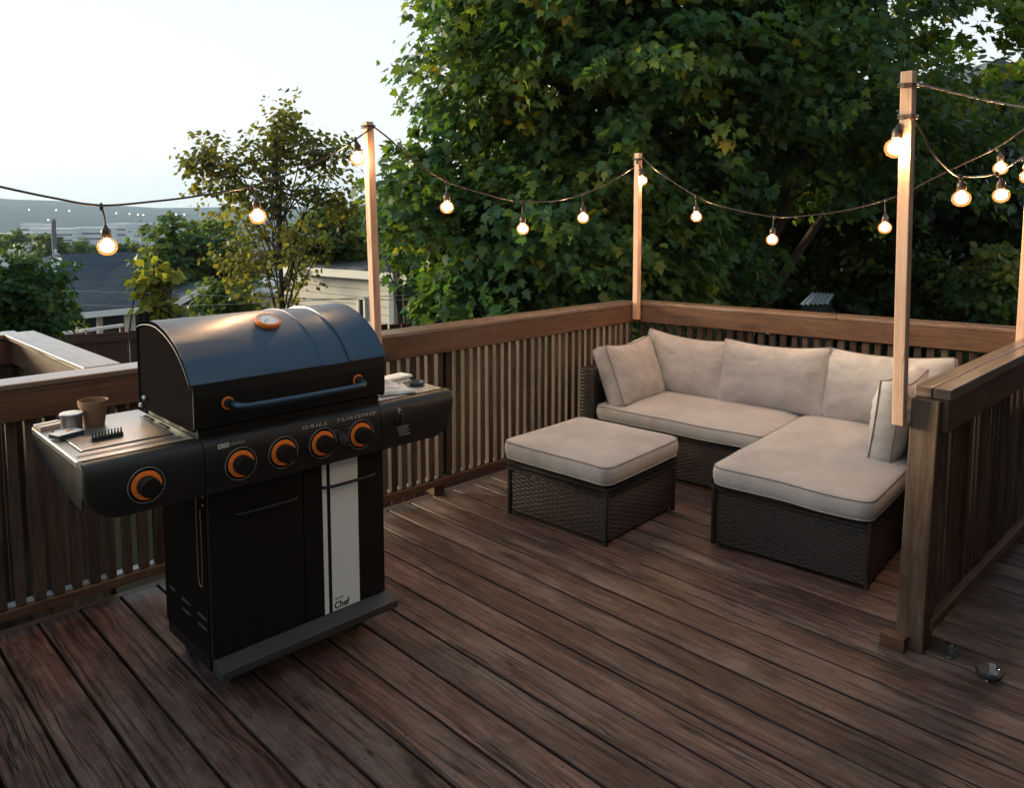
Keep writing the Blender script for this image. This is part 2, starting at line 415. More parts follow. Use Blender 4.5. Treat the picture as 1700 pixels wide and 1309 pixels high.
M['roof'] = shingle('slate_shingle', (.035, .065, .105))
M['roof2'] = shingle('grey_shingle', (.14, .16, .19))
M['fence'] = wood('red_fence_wood', (.035, .012, .010), (.075, .024, .018), (.11, .04, .03), rough=.7, tone=.25)
M['glass'] = paint('window_glass', (.03, .035, .04), .12, 0, .1, spec=.8)
M['pole'] = paint('grey_pole', (.16, .16, .165), .8)
M['wire'] = paint('service_wire', (.42, .43, .42), .5)
M['town'] = siding('pale_render', (.55, .57, .60), 3.2)
M['town2'] = siding('grey_render', (.30, .33, .37), 3.2)
M['tin_roof'] = paint('corrugated_tin', (.50, .62, .68), .4, .3, .1, 10)
M['lamp'] = emit('town_lamp', (1, .85, .6), 5)

# ------------------------------------------------------------------ world, sun
SUN_AZ = YAW + R(72); SUN_EL = R(9); SKY_HOR = .42; SKY_TOP = -.22
sd = Vector((math.cos(SUN_AZ) * math.cos(SUN_EL), math.sin(SUN_AZ) * math.cos(SUN_EL), math.sin(SUN_EL)))
w = bpy.data.worlds.new('World'); SC.world = w; w.use_nodes = True
nt = w.node_tree; nt.nodes.clear(); n = N(nt)
sky = n.node('ShaderNodeTexSky', sky_type='NISHITA'); sky.sun_disc = False; sky.sun_elevation = SUN_EL; sky.sun_rotation = PI / 2 - SUN_AZ
sky.air_density = 1.0; sky.dust_density = 1.2; sky.ozone_density = 2.5; sky.altitude = 60
# overcast veil over the clear sky: pale and even near the horizon, brighter towards the zenith (CIE overcast), glow kept from the Nishita sky
sx = n.node('ShaderNodeSeparateXYZ'); n.link(n.node('ShaderNodeTexCoord').outputs['Generated'], sx.inputs[0])
zz = n.math('MAXIMUM', sx.outputs[2], 0.0)
lum = n.math('ADD', n.math('MULTIPLY', n.math('POWER', zz, 1.5), SKY_TOP), SKY_HOR)
tint = n.mix(n.math('MINIMUM', n.math('MULTIPLY', n.math('POWER', zz, 1.4), 1.8), 1.0), (.985, 1.0, .965), (.80, 1.0, 1.10))
veil = n.node('ShaderNodeVectorMath', operation='SCALE'); n.link(tint, veil.inputs[0]); n.link(lum, veil.inputs['Scale'])
cl = n.noise(n.node('ShaderNodeTexCoord').outputs['Generated'], 2.2, 5, .55)
veil2 = n.mix(n.math('MULTIPLY', cl, .22), veil.outputs[0], n.mix(1.0, veil.outputs[0], (.72, .75, .78), 'MULTIPLY'))
hs = n.node('ShaderNodeHueSaturation'); hs.inputs['Saturation'].default_value = .5; n.link(sky.outputs[0], hs.inputs['Color'])
bg = n.node('ShaderNodeBackground'); bg.inputs['Strength'].default_value = .028; n.link(hs.outputs[0], bg.inputs['Color'])
bg2 = n.node('ShaderNodeBackground'); bg2.inputs['Strength'].default_value = 1.0; n.link(veil2, bg2.inputs['Color'])
ad = n.node('ShaderNodeAddShader'); n.link(bg.outputs[0], ad.inputs[0]); n.link(bg2.outputs[0], ad.inputs[1])
wo = n.node('ShaderNodeOutputWorld'); n.link(ad.outputs[0], wo.inputs[0])
sl = bpy.data.lights.new('sun', 'SUN'); sl.energy = 3.0; sl.angle = R(12); sl.color = (1, .84, .55)
so = bpy.data.objects.new('sun', sl); COL.objects.link(so); so.rotation_euler = sd.to_track_quat('Z', 'Y').to_euler(); so.location = (0, 0, 20)

# ------------------------------------------------------------------ deck floor
def deck():
    b = MB(); pitch = .1452; x0 = .54 - 20 * pitch
    for k in range(58):
        xa = x0 + k * pitch; 
        if xa > 6.6: break
        g = .0045 + random.random() * .0015
        w_ = pitch - 2 * g; xc = xa + pitch / 2
        b.beam((xc, -3.2, -.016 + random.uniform(-.0012, .0012)), (xc, 3.262, -.016), w_, .032, (1, 0, 0))
        for y in np.arange(-3.1, 3.3, .406):
            for dx in (-.043, .043):
                cx_, cy_ = xc + dx + random.uniform(-.006, .006), y + random.uniform(-.008, .008); i0 = len(b.v)
                for q in range(7): b.v.append((cx_ + .0042 * math.cos(q * .8976), cy_ + .0042 * math.sin(q * .8976), .0004))
                b.f.append(tuple(range(i0, i0 + 7))); b.r.append(.5); b.m.append(1); b.uv += [(0, 0)] * 7
    o = b.build('deck_floor', [W['deck'], M['screw']], bevel=.004); tag(o, kind='structure')
    b = MB()
    for y in np.arange(-3.1, 3.3, .406): b.beam((-2.4, y, -.12), (6.0, y, -.12), .04, .17, (0, 1, 0))
    b.beam((-2.4, 3.285, -.12), (6.0, 3.285, -.12), .038, .235, (0, 1, 0))
    o = b.build('deck_frame', W['rail']); tag(o, kind='structure')
deck()

# unseen house wall behind the viewer, added to block sky and darken the foreground
b = MB(); b.box((-3.2, -1.75, -2.5), (8.0, -1.6, 5.2), axis=0); tag(b.build('wall', M['housedark']), kind='structure')
b = MB(); b.box((-3.2, -1.6, 2.62), (4.9, -.25, 2.78), axis=0); tag(b.build('roof', M['trim']), kind='structure')  # eave added out of view to shade the near boards
b = MB(); b.box((4.95, -1.6, -2.5), (5.1, .55, 5.2), axis=1); tag(b.build('wall', M['housedark']), kind='structure')  # side wing added out of view to dim the right railing and floor
# ------------------------------------------------------------------ balustrades
def copy_child(src, parent, loc, rot=None):
    o = src.copy(); COL.objects.link(o); o.parent = parent; o.location = loc
    if rot is not None: o.rotation_euler = rot
    return o
def railing(label, p0, p1, inside, pitch, bw, height=.94, capw=.135, two_cap=False, bal_range=None):
    """p0->p1: line of the inner cap edge on the floor plan; inside: unit vector towards the deck"""
    p0 = Vector(p0); p1 = Vector(p1); d = (p1 - p0).normalized(); L = (p1 - p0).length; ins = Vector(inside)
    t = thing('deck_railing', label, 'railing', p0)
    def loc(a, off, z): return d * a - ins * off + Vector((0, 0, z))
    # cap
    b = MB()
    if two_cap:
        b.beam(loc(0, .03, height - .019), loc(L, .03, height - .019), .056, .038, ins)
        b.beam(loc(0, .09, height - .019), loc(L, .09, height - .019), .056, .038, ins)
    else:
        j = L * .55
        b.beam(loc(0, capw / 2, height - .011), loc(j - .0015, capw / 2, height - .011), capw, .022, ins)
        b.beam(loc(j + .0015, capw / 2, height - .011), loc(L, capw / 2, height - .011), capw, .022, ins)
    b.build('cap_board', W['cap'], t, bevel=.004)
    hf = height - (.038 if two_cap else .022)
    b = MB(); b.beam(loc(.0, .021, hf - .058), loc(L, .021, hf - .058), .038, .114, ins); b.build('fascia_board', W['rail'], t, bevel=.004)
    b = MB(); b.beam(loc(.0, capw - .021, hf - .058), loc(L, capw - .021, hf - .058), .038, .114, ins); b.build('fascia_board', W['rail'], t, bevel=.004)
    b = MB(); b.beam(loc(.0, .068, .085), loc(L, .068, .085), .064, .038, ins); b.build('bottom_rail', W['rail'], t, bevel=.004)
    if not two_cap: b = MB(); b.beam(loc(.0, .078, .106), loc(L, .078, .106), .044, .004, ins); b.build('skylit_strip', W['pale'], t)  # pale strip paints sky light onto the bottom rail's top
    nn = int(L / pitch); proto = None
    for k in range(nn):
        a = (k + .5) * L / nn + random.uniform(-.002, .002)
        q = loc(a, .058, .109)
        if proto is None:
            b = MB(); b.beam((0, 0, 0), (0, 0, hf - .113), bw, .032, d, r=.5, uo=3.0); proto = b.build('baluster', W['slat'], t, bevel=.002); proto.location = q
            o = proto
        else: o = copy_child(proto, t, q)
        o.rotation_euler = (random.uniform(-.004, .004), random.uniform(-.004, .004), random.uniform(-.12, .12)); o.scale = (random.uniform(.86, 1.08), random.uniform(.86, 1.1), 1)
    return t, loc
tl, loc_l = railing('long brown deck railing behind the grill, running to the back corner', (-.45, 3.172, 0), (4.30, 3.172, 0), (0, -1, 0), .0612, .036)
# right-back, slightly off square
tb, loc_b = railing('brown deck railing behind the sofa back pillows', (4.275, 3.172, 0), (4.70, .86, 0), Vector((-2.312, -.425, 0)).normalized(), .0655, .034)
tr_, loc_r = railing('dark deck railing at right seen from its outer side, with the wide two-board cap', (2.905, .942, 0), (4.66, .942, 0), (0, 1, 0), .058, .047, two_cap=True, capw=.115)
# posts inside the railings
def rail_post(t, org, x, y, s, label=None):
    b = MB(); b.beam((x - org[0], y - org[1], .0), (x - org[0], y - org[1], .90), s, s, (1, 0, 0)); o = b.build('newel_post', W['rail'], t, bevel=.004)
    if label: o['label'] = label
b = MB(); b.beam((-.015, -.042, 0.001), (.012, -.05, .90), .10, .092, (1, 0, 0)); o = b.build('newel_post', W['slat'], tr_, bevel=.005); o['label'] = 'thick end post facing the open deck'  # darker baluster wood puts the end post's shade into its colour
for x in (.35, 2.62): rail_post(tl, (-.45, 3.172), x, 3.285, .07)
# little block at foot of end post
b = MB(); b.box((2.80, .90, .0005), (2.845, .985, .052)); tag(b.build('wood_block', W['rail'], bevel=.003), 'small wood block on the deck at the foot of the right end post', 'block')
# landing rail outside
def landing():
    a = at_z(178, 611, .94); c = at_z(30, 552, .94); e = at_z(-60, 562, .94)
    a.y = 3.31
    t = thing('landing_railing', 'pale topped landing railing outside the deck at far left', 'railing', (a.x, a.y, 0))
    o0 = Vector((a.x, a.y, 0))
    A = Vector((0, 0, .93)); B = Vector((c.x - a.x, c.y - a.y, .93)); Dv = Vector((c.x - a.x - 3.2, c.y - a.y + .01, .93))  # left run lengthened out of view to keep low sun off the deck
    b = MB(); b.beam(A, B, .14, .024, None); b.beam(B + Vector((0.0, .01, 0)), Dv, .14, .022, None); b.build('cap_board', W['cap'], t, bevel=.003)
    b = MB(); b.beam(A - Vector((0, 0, .075)), B - Vector((0, 0, .075)), .09, .12, None); b.beam(B - Vector((0, 0, .075)), Dv - Vector((0, 0, .075)), .088, .12, None); b.build('fascia_board', W['rail'], t)
    for (P, Q) in ((A, B), (B, Dv)):
        L = (Q - P).length; nn = int(L / .1)
        for k in range(nn):
            p = P + (Q - P) * ((k + .5) / nn)
            b = MB(); b.beam((0, 0, 0), (0, 0, 2.0), .097, .02, (Q - P), uo=2.); o = b.build('board', W['slat'], t); o.location = (p.x, p.y, -1.17)
landing()

# ------------------------------------------------------------------ light posts
posts = {}
def post(key, label, top, bot, s=.039):
    b = MB(); t = Vector(bot); v = Vector(top) - t
    b.beam((0, 0, 0), v, s, s, (1, 0, 0)); o = b.build('light_post', W['post'], bevel=.003); o.location = t
    tag(o, label, 'post', 'pine posts carrying the string lights'); posts[key] = o
    # screws
    for z in (.035, .085):
        q = v * (z / v.length)
        sb = MB(); sb.lathe([(.0045, 0), (.0045, .002), (.001, .003)], TM(q + Vector((0, -s / 2, 0)), (1, 0, 0), (0, 0, 1), (0, -1, 0)), 8)
        sb.build('screw', M['gray'], o)
post('p1', 'pale pine post rising behind the grill lid', (2.126, 3.1505, 1.972), (2.158, 3.1505, .80))
post('p2', 'pale pine post at the back corner of the deck, left of the maple shade', (4.246, 3.148, 1.935), (4.252, 3.148, .824))
post('p4', 'tallest looking pine post at the near end of the right railing', (2.78, .966, 2.012), (2.845, .966, .805))
post('p5', 'pine post cut off by the right picture edge at the far right corner', (4.645, 1.005, 2.05), (4.635, 1.005, .80))

# ------------------------------------------------------------------ string lights
def spline(pts, k=6):
    out = []; P = [Vector(p) for p in pts]; P = [P[0] * 2 - P[1]] + P + [P[-1] * 2 - P[-2]]
    for i in range(1, len(P) - 2):
        for j in range(k):
            t = j / k; a, b_, c, d_ = P[i - 1:i + 3]
            out.append(.5 * ((2 * b_) + (c - a) * t + (2 * a - 5 * b_ + 4 * c - d_) * t * t + (3 * b_ - a - 3 * c + d_) * t ** 3))
    out.append(P[-2]); return out
PROTO = {}
def string(label, plane, cable_px, bulbs, extra=None, ties=(), rad=.0042, jit=.0):
    pts = spline([plane(x, y) for (x, y) in cable_px]); org = pts[0].copy()
    t = thing('string_lights', label, 'string lights', org, 'warm string lights hung between the posts')
    b = MB(); b.tube([p - org for p in pts], rad, 6); 
    for e in (extra or []): b.tube([p - org for p in spline([plane(x, y) for (x, y) in e])], rad, 6)
    for (P, s) in ties:
        P = Vector(P) - org; h = s / 2 + rad * .8
        for dz in (0, .009):
            b.tube([P + Vector((sx * h, sy * h, dz + (sx + sy) * .002)) for sx, sy in ((-1, -1), (1, -1), (1, 1), (-1, 1))], rad * .9, 6, closed=True)
    b.build('cable', M['cable'], t, smooth=True)
    for (cx_, cy_, bx, by) in bulbs:
        C = plane(cx_, cy_); B = plane(bx, by)
        # socket top sits 6.5 cm above bulb centre
        ax = (C - B); ln = ax.length
        if ln < .075: ax = Vector((0, 0, 1)) + ax * 2
        ax.normalize(); ax = (ax + Vector((0, 0, 1.5))).normalized()
        ex = ax.orthogonal().normalized(); Mx = TM(B - org, ex, ax.cross(ex), ax)
        rot = Mx.to_euler()
        if 'bulb' not in PROTO:
            q = MB(); q.lathe([(.001, -.036), (.014, -.0345), (.0265, -.027), (.034, -.014), (.0355, -.002), (.032, .011), (.024, .020), (.0155, .026), (.0130, .031)], n=22)
            g = q.build('light_bulb', M['bulb'], t, smooth=True)
            q = MB(); q.lathe([(.001, -.021), (.012, -.0205), (.0215, -.012), (.0240, -.001), (.0205, .010), (.012, .018), (.004, .026)], n=16)
            fl_ = q.build('filament', M['core'], g, smooth=True)
            q = MB(); q.lathe([(.0155, .0275), (.0175, .030), (.0175, .052), (.0160, .058), (.010, .066), (.006, .072), (.004, .078), (.002, .079)], n=16)
            sk = q.build('bulb_socket', M['cable'], g, smooth=True, angle=50)
            PROTO['bulb'] = (g, sk, fl_)
        else:
            g0, s0, f0 = PROTO['bulb']
            g = g0.copy(); COL.objects.link(g); g.parent = t
            sk = s0.copy(); COL.objects.link(sk); sk.parent = g; f_ = f0.copy(); COL.objects.link(f_); f_.parent = g
        g.location = B - org; g.rotation_euler = rot
        top = B + ax * .077
        q = MB(); mid = (top + C) / 2 + ex * .006
        q.tube([p - org for p in spline([C, mid, top], 5)], rad * .8, 6)
        q.lathe([(.003, .012), (.0075, .004), (.0085, -.006), (.005, -.016), (.003, -.018)], Matrix.Translation(C - org), 8)
        q.build('drop_cord', M['cable'], t, smooth=True)
    return t
PY = 3.12
pl_left = lambda x, y: at_y(x, y, PY)
def pl_back(x, y):
    # vertical plane through the back-right railing
    a = Vector((4.24, 3.12, 0)); d = Vector((4.62, 1.0, 0)) - a; nrm = Vector((d.y, -d.x, 0)).normalized()
    r = ray(x, y); return CAM + r * ((a - CAM).dot(nrm) / r.dot(nrm))
pl_right = lambda x, y: at_y(x, y, .985)
string('string of lights from the left picture edge up to the post behind the grill', pl_left,
       [(-260, 250), (-130, 280), (0, 310), (90, 329), (166, 341), (250, 335), (330, 325), (430, 306), (520, 272), (580, 238), (605, 221), (620, 212)],
       [(168, 342, 178, 408), (418, 309, 428, 358), (590, 231, 594, 262)], ties=[((2.127, 3.1505, 1.945), .039)])
string('string of lights sagging between the grill post and the back corner post', pl_left,
       [(620, 210), (648, 232), (680, 262), (735, 298), (790, 318), (850, 333), (885, 335), (925, 333), (968, 322), (1010, 304), (1052, 278)],
       [(741, 301, 742, 343), (867, 335, 868, 379), (966, 323, 968, 361), (1058, 268, 1066, 299)], ties=[((4.246, 3.148, 1.89), .039)])
string('string of lights sagging from the back corner post past the dark trees', pl_back,
       [(1068, 262), (1078, 272), (1100, 290), (1155, 325), (1200, 343), (1285, 360), (1350, 357), (1420, 346), (1500, 322), (1540, 301), (1600, 272), (1655, 245), (1700, 214), (1716, 200)],
       [(1155, 326, 1156, 359), (1286, 361, 1282, 397), (1470, 333, 1469, 377), (1655, 246, 1661, 278)], ties=[((4.645, 1.005, 1.99), .039)])
string('short string of lights looping between the two right hand posts', pl_right,
       [(1500, 196), (1516, 200), (1530, 218), (1550, 256), (1580, 287), (1597, 293), (1625, 293), (1655, 287), (1690, 266), (1702, 258)],
       [(1502, 192, 1487, 244), (1594, 293, 1596, 328), (1655, 287, 1662, 323), (1699, 262, 1706, 292)],
       extra=[[(1500, 139), (1530, 141), (1580, 153), (1640, 167), (1700, 178), (1712, 180)]],
       ties=[((2.782, .966, 1.962), .039), ((2.79, .966, 1.86), .039)])


# ------------------------------------------------------------------ grill
GO = Vector((1.25, 2.5, 0))
grill = thing('barbecue_grill', 'black gas barbecue grill with orange ringed knobs and a silver stripe down its door', 'grill', GO)
def G(name, b, mat, parent=None, **k):
    """world-space mesh builder -> part of the grill"""
    b.v = [(x - GO.x, y - GO.y, z - GO.z) for (x, y, z) in b.v]
    return b.build(name, mat, parent or grill, **k)
CX0, CX1, CY0, CY1 = .955, 1.612, 2.325, 2.70
# cabinet shell: back open frame, sides with vent slots
b = MB()
b.box((CX0, CY0 + .02, .135), (CX0 + .012, CY1, .735)); b.box((CX1 - .012, CY0 + .02, .135), (CX1, CY1, .735))
b.box((CX0 + .012, CY1 - .012, .135), (CX1 - .012, CY1, .735)); b.box((CX0 + .012, CY0 + .03, .135), (CX1 - .012, CY1 - .012, .15))
b.box((CX0 + .012, CY0 + .03, .70), (CX1 - .012, CY0 + .05, .735))
G('cabinet', b, M['dull'], bevel=.003)
for (ya, yb, z) in ((2.435, 2.505, .272), (2.437, 2.503, .237), (2.31, 2.378, .269), (2.312, 2.376, .236), (2.565, 2.61, .275)):
    b = MB(); ya += .045; yb += .045
    b.prism([(ya, z - .011), (yb, z - .011), (yb, z - .003), (ya, z - .003)], .0025, TM((CX0 - .0022, 0, 0), (0, 1, 0), (0, 0, 1), (1, 0, 0)))
    G('vent_slot', b, M['gray'])  # lighter grey plates stand in for light showing through the slots
# doors
SX = (1.355, 1.371, 1.386, 1.497)
def door(x0, x1, hx0, hx1, hz):
    b = MB(); b.box((x0, CY0 - .002, .142), (x1, CY0 + .018, .70)); d_ = G('door', b, M['black'], bevel=.003)
    b = MB(); pts = [(hx0, CY0 - .004, hz - .001), (hx0 + .012, CY0 - .020, hz), (hx0 + .05, CY0 - .028, hz + .001), ((hx0 + hx1) / 2, CY0 - .031, hz + .002), (hx1 - .05, CY0 - .028, hz + .001), (hx1 - .012, CY0 - .020, hz), (hx1, CY0 - .004, hz - .001)]
    b.tube(spline(pts, 5), .0055, 8); G('door_handle', b, M['panel'], d_, smooth=True)
    return d_
dl = door(CX0 + .003, 1.281, 1.045, 1.255, .596)
dr = door(1.285, CX1 - .003, 1.350, 1.563, .604)
b = MB()
for (xa, xb) in ((SX[0], SX[1]), (SX[2], SX[3])): b.box((xa, CY0 - .0045, .143), (xb, CY0 - .0022, .698))
G('silver_stripe', b, M['stripe'], dr)
def text_mesh(name, s, size, mat, parent, Mx, width=None, ext=.0004, shear=0, bold=0, space=1.0, org=None):
    c = bpy.data.curves.new(name, 'FONT'); c.body = s; c.size = size; c.extrude = ext; c.shear = shear; c.offset = bold; c.space_character = space
    c.resolution_u = 3
    o = bpy.data.objects.new(name, c); COL.objects.link(o); dg = bpy.context.evaluated_depsgraph_get()
    me = bpy.data.meshes.new_from_object(o.evaluated_get(dg)); bpy.data.objects.remove(o)
    xs = [v.co.x for v in me.vertices]; k = (width / (max(xs) - min(xs))) if width else 1; x0 = min(xs)
    for v in me.vertices: v.co = Mx @ Vector(((v.co.x - x0) * k, v.co.y, v.co.z))
    me.materials.clear(); me.materials.append(mat); me.name = name
    q = bpy.data.objects.new(name, me); COL.objects.link(q); q.parent = parent
    if org is not None: q.location = -Vector(org)
    return q
FR = lambda x, y, z: TM((x, y, z), (1, 0, 0), (0, 0, 1), (0, -1, 0))     # lettering plane facing the viewer
text_mesh('lettering', 'Chef', .034, M['rubber'], dr, FR(1.392, CY0 - .0047, .150), width=.062, bold=.0009, org=GO)
text_mesh('lettering', 'MASTER', .010, M['gray'], dr, FR(1.394, CY0 - .0047, .182), width=.034, org=GO)
# base plinth with sloped light lip
b = MB(); 
b.box((CX0 + .005, CY0 + .03, .088), (CX1 + .010, CY1, .1335)); G('base_shelf', b, M['black'], bevel=.003)
b = MB()
prof = [(CY0 + .02, .140), (CY0 - .003, .140), (CY0 - .052, .116), (CY0 - .052, .088), (CY0 + .02, .088)]
b.prism([(y, z) for (y, z) in reversed(prof)][::-1], CX1 + .018 - CX0 - .008, TM((CX0 + .008, 0, 0), (0, 1, 0), (0, 0, 1), (1, 0, 0)))
G('base_lip', b, M['lip'], bevel=.003)
for (x, y) in ((CX0 + .09, CY0 + .08), (CX1 - .08, CY0 + .08), (CX0 + .06, CY1 - .05), (CX1 - .05, CY1 - .05)):
    b = MB(); b.lathe([(.012, .06), (.012, .09)], Matrix.Translation((x, y, 0)), 12); b.box((x - .016, y - .02, .03), (x - .012, y + .02, .066)); b.box((x + .012, y - .02, .03), (x + .016, y + .02, .066))
    c_ = G('caster', b, M['black'])
    b = MB(); b.lathe([(.006, -.011), (.030, -.011), (.033, -.007), (.033, .007), (.030, .011), (.006, .011)], TM((x, y, .034), (0, 1, 0), (0, 0, 1), (1, 0, 0)), 20); G('wheel', b, M['rubber'], c_, smooth=True, angle=40)
# control panels: bullnose top, rounded lower outer corner on the side shelves
def panel_profile():
    p = [(2.30, .7), (2.262, .715)]
    return [(2.262, .702), (2.258, .72), (2.254, .76), (2.252, .80), (2.254, .825), (2.258, .842), (2.266, .856), (2.278, .8645), (2.292, .868)]
def panel(name, x0, x1, round_left=False, round_right=False, parent=None):
    pr = panel_profile(); b = MB(); nx = 30; V = []; rad = .10
    xs = sorted(set([x0 + (x1 - x0) * (1 - math.cos(PI * k / nx)) / 2 for k in range(nx + 1)]))
    for x in xs:
        zb = pr[0][1]
        dl_ = x - x0; dr__ = x1 - x
        cut = 0
        if round_left and dl_ < rad: cut = rad - math.sqrt(max(0, rad * rad - (rad - dl_) ** 2))
        if round_right and dr__ < rad: cut = rad - math.sqrt(max(0, rad * rad - (rad - dr__) ** 2))
        top = pr[-1][1]; zl = zb + cut
        # soften the outer vertical edge
        back = 0
        if round_left and dl_ < .012: back = .012 - math.sqrt(max(0, .012 ** 2 - (.012 - dl_) ** 2))
        if round_right and dr__ < .012: back = .012 - math.sqrt(max(0, .012 ** 2 - (.012 - dr__) ** 2))
        for (y, z) in pr:
            f = (z - zb) / (top - zb); V.append((x, y + back * (1 - max(0, (z - .855) / .013)), zl + (top - zl) * f))
        V.append((x, pr[-1][0] + .02, top)); V.append((x, pr[0][0] + .03, zl))
    m_ = len(pr) + 2; F = []
    for k in range(len(xs) - 1):
        for j in range(m_):
            j2 = (j + 1) % m_; F.append((k * m_ + j, (k + 1) * m_ + j, (k + 1) * m_ + j2, k * m_ + j2))
    F.append(tuple(range(m_ - 1, -1, -1))[::-1]); F.append(tuple((len(xs) - 1) * m_ + j for j in range(m_ - 1, -1, -1)))
    b.mesh(V, F)
    return G(name, b, M['panel'], parent, smooth=True, angle=35)
cp = panel('control_panel', .9265, 1.5535)
b = MB(); b.box((.93, 2.2925, .70), (1.55, 2.34, .864)); G('firebox', b, M['black'])
def shelf(x0, x1, yb, left):
    b = MB(); z = .868
    b.box((x0, 2.293, .846), (x1, yb, z), axis=0)
    # side skirt
    xo = x0 if left else x1
    s_ = G('side_shelf', b, M['shelf'], bevel=.004)
    q = MB(); xa, xb = (x0 + .001, x0 + .006) if left else (x1 - .006, x1 - .001)
    q.prism([(2.292, .735), (2.292, .845), (yb - .001, .845), (yb - .001, .80), (2.36, .735)][::-1], .005, TM((xa, 0, 0), (0, 1, 0), (0, 0, 1), (1, 0, 0))); G('shelf_skirt', q, M['panel'], s_)
    q = MB(); q.box((x0 + .008, yb - .008, .80), (x1 - .008, yb - .002, .845)); G('back_skirt', q, M['panel'], s_)
    return s_
sl_ = shelf(.600, .9245, 2.795, True); panel('shelf_front', .597, .9235, True, False, sl_)
sr_ = shelf(1.558, 1.888, 2.56, False); panel('shelf_front', 1.5565, 1.892, False, True, sr_)
# burner cover plate let into the left shelf
b = MB(); b.box((.636, 2.403, .8682), (.888, 2.690, .8715)); bl = G('burner_cover', b, M['shelf'], sl_, bevel=.0015)
b = MB()
for (a_, c_) in (((.632, 2.397), (.892, 2.402)), ((.6305, 2.397), (.635, 2.692)), ((.889, 2.397), (.8935, 2.692)), ((.632, 2.691), (.892, 2.6935))):
    b.box((a_[0], a_[1], .8684), (c_[0], c_[1], .8691))
G('cover_gap', b, M['rubber'], sl_)
b = MB()
for (x0, x1, y) in ((.61, .90, 2.36), (.61, .90, 2.347)): b.box((x0, y, .8683), (x1, y + .0022, .8692))
G('shelf_crease', b, M['gray'], sl_)
for y in (2.48, 2.61):
    b = MB(); b.box((.9, y, .8683), (.912, y + .075, .871)); G('shelf_slot', b, M['rubber'], sl_, bevel=.001)
# knobs
def ring_mesh(r0, r1, y0, y1, n_=40):
    q = MB(); q.lathe([(r0, 0), (r1, 0), (r1, y1 - y0), (r0, y1 - y0), (r0, 0)], Matrix.Identity(4), n_); return q
def knob(x, z, yf=2.253, tilt=0):
    F = TM((x - GO.x, yf - GO.y, z - GO.z), (1, 0, 0), (0, 0, 1), (0, -1, 0))
    q = MB(); q.lathe([(.0001, .001), (.0415, .001), (.0415, .004), (.0395, .0045), (.0001, .0045)], F, 40); kb = q.build('knob_ring', M['orange'], grill, smooth=True, angle=40)
    q = MB(); q.lathe([(.0285, .0046), (.0292, .008), (.0285, .036), (.0265, .040), (.020, .0405), (.0001, .0400)], F, 36); q.build('knob_cap', M['black'], kb, smooth=True, angle=40)
    q = MB(); q.lathe([(.0498, -.0005), (.0512, -.0005), (.0512, .0018), (.0498, .0018), (.0498, -.0005)], F, 48)
    q.build('knob_bezel', M['bezel'], kb)
for (x, z) in ((.757, .779), (1.036, .777), (1.178, .781), (1.321, .781), (1.469, .780)): knob(x, z)
# ignition dial with linking outline
F = TM((1.397 - GO.x, 2.253 - GO.y, .781), (1, 0, 0), (0, 0, 1), (0, -1, 0))
q = MB(); q.lathe([(.0001, .0005), (.017, .0005), (.0165, .009), (.0001, .0095)], F, 24); q.box((F @ Vector((-.003, -.015, .0095)))[:], (F @ Vector((.003, .015, .014)))[:]); q.build('ignition_dial', M['gray'], grill, smooth=True, angle=40)
q = MB()
for s in (-1, 1):
    for (xa, xb, za) in ((1.359, 1.386, .783 + s * .030), (1.408, 1.432, .783 + s * .030)): q.box((xa, 2.2515, za - .0006), (xb, 2.2535, za + .0006))
    for k in range(8):
        a0 = PI * (.25 + .5 * k / 8) * s
        q.box((1.397 + .024 * math.cos(a0) - .001, 2.2515, .781 + .024 * math.sin(a0) - .001), (1.397 + .024 * math.cos(a0) + .001, 2.2535, .781 + .024 * math.sin(a0) + .001))
G('dial_outline', q, M['print2'])
# side dial on right shelf
F = TM((1.635 - GO.x, 2.253 - GO.y, .806), (1, 0, 0), (0, 0, 1), (0, -1, 0))
q = MB(); q.lathe([(.0001, 0), (.019, 0), (.018, .012), (.0001, .013)], F, 24); q.box((F @ Vector((-.004, -.018, .012)))[:], (F @ Vector((.004, .018, .022)))[:]); q.build('socket_dial', M['rubber'], grill, smooth=True, angle=40)
q = MB(); q.lathe([(.0001, 0), (.004, 0), (.004, .002), (.0001, .002)], TM((1.652 - GO.x, 2.2525 - GO.y, .797), (1, 0, 0), (0, 0, 1), (0, -1, 0)), 10); q.build('dial_mark', M['orange'], grill)
# printed wording on the panels
PZ = 2.2545
text_mesh('lettering', 'GRILL  TURISMO', .0165, M['print'], grill, TM((1.247, 2.2548, .840), (1, 0, 0), (0, -.12, 1), (0, -1, -.12)), width=.285, shear=.18, space=1.15, ext=.0003, org=GO)
q = MB()
q.box((.967, 2.2553, .836), (.984, 2.2563, .850)); q.box((.985, 2.2553, .836), (1.002, 2.2563, .850))
G('warning_label', q, M['print'])
q = MB()
for k in range(9): q.box((1.0055 + k * .0052, 2.2548, .839), (1.0095 + k * .0052, 2.2562, .839 + .006 + .002 * ((k * 7) % 3)))
for (xa, xb, za) in ((.9705, .978, .8405), (.989, .998, .841)): q.box((xa, 2.2543, za), (xb, 2.2554, za + .006))
G('label_print', q, M['print2'])
q = MB(); rr = random.Random(5)
for row in range(5):
    x = 1.622 + row * .003; xe = 1.675 - (row % 2) * .006 + row * .001; z0 = .772 - row * .0078
    while x < xe:
        wd = rr.uniform(.003, .009); q.box((x, 2.2515, z0), (min(x + wd, xe), 2.2535, z0 + .0042)); x += wd + .0016
G('label_print', q, M['print2'])
q = MB()
for (dx, dz) in ((0, 0), (-.004, .008), (.004, .008), (0, .012)): q.box((1.633 + dx - .0022, 2.2515, .829 + dz - .0022), (1.633 + dx + .0022, 2.2545, .829 + dz + .0022))
G('dial_symbol', q, M['print'])
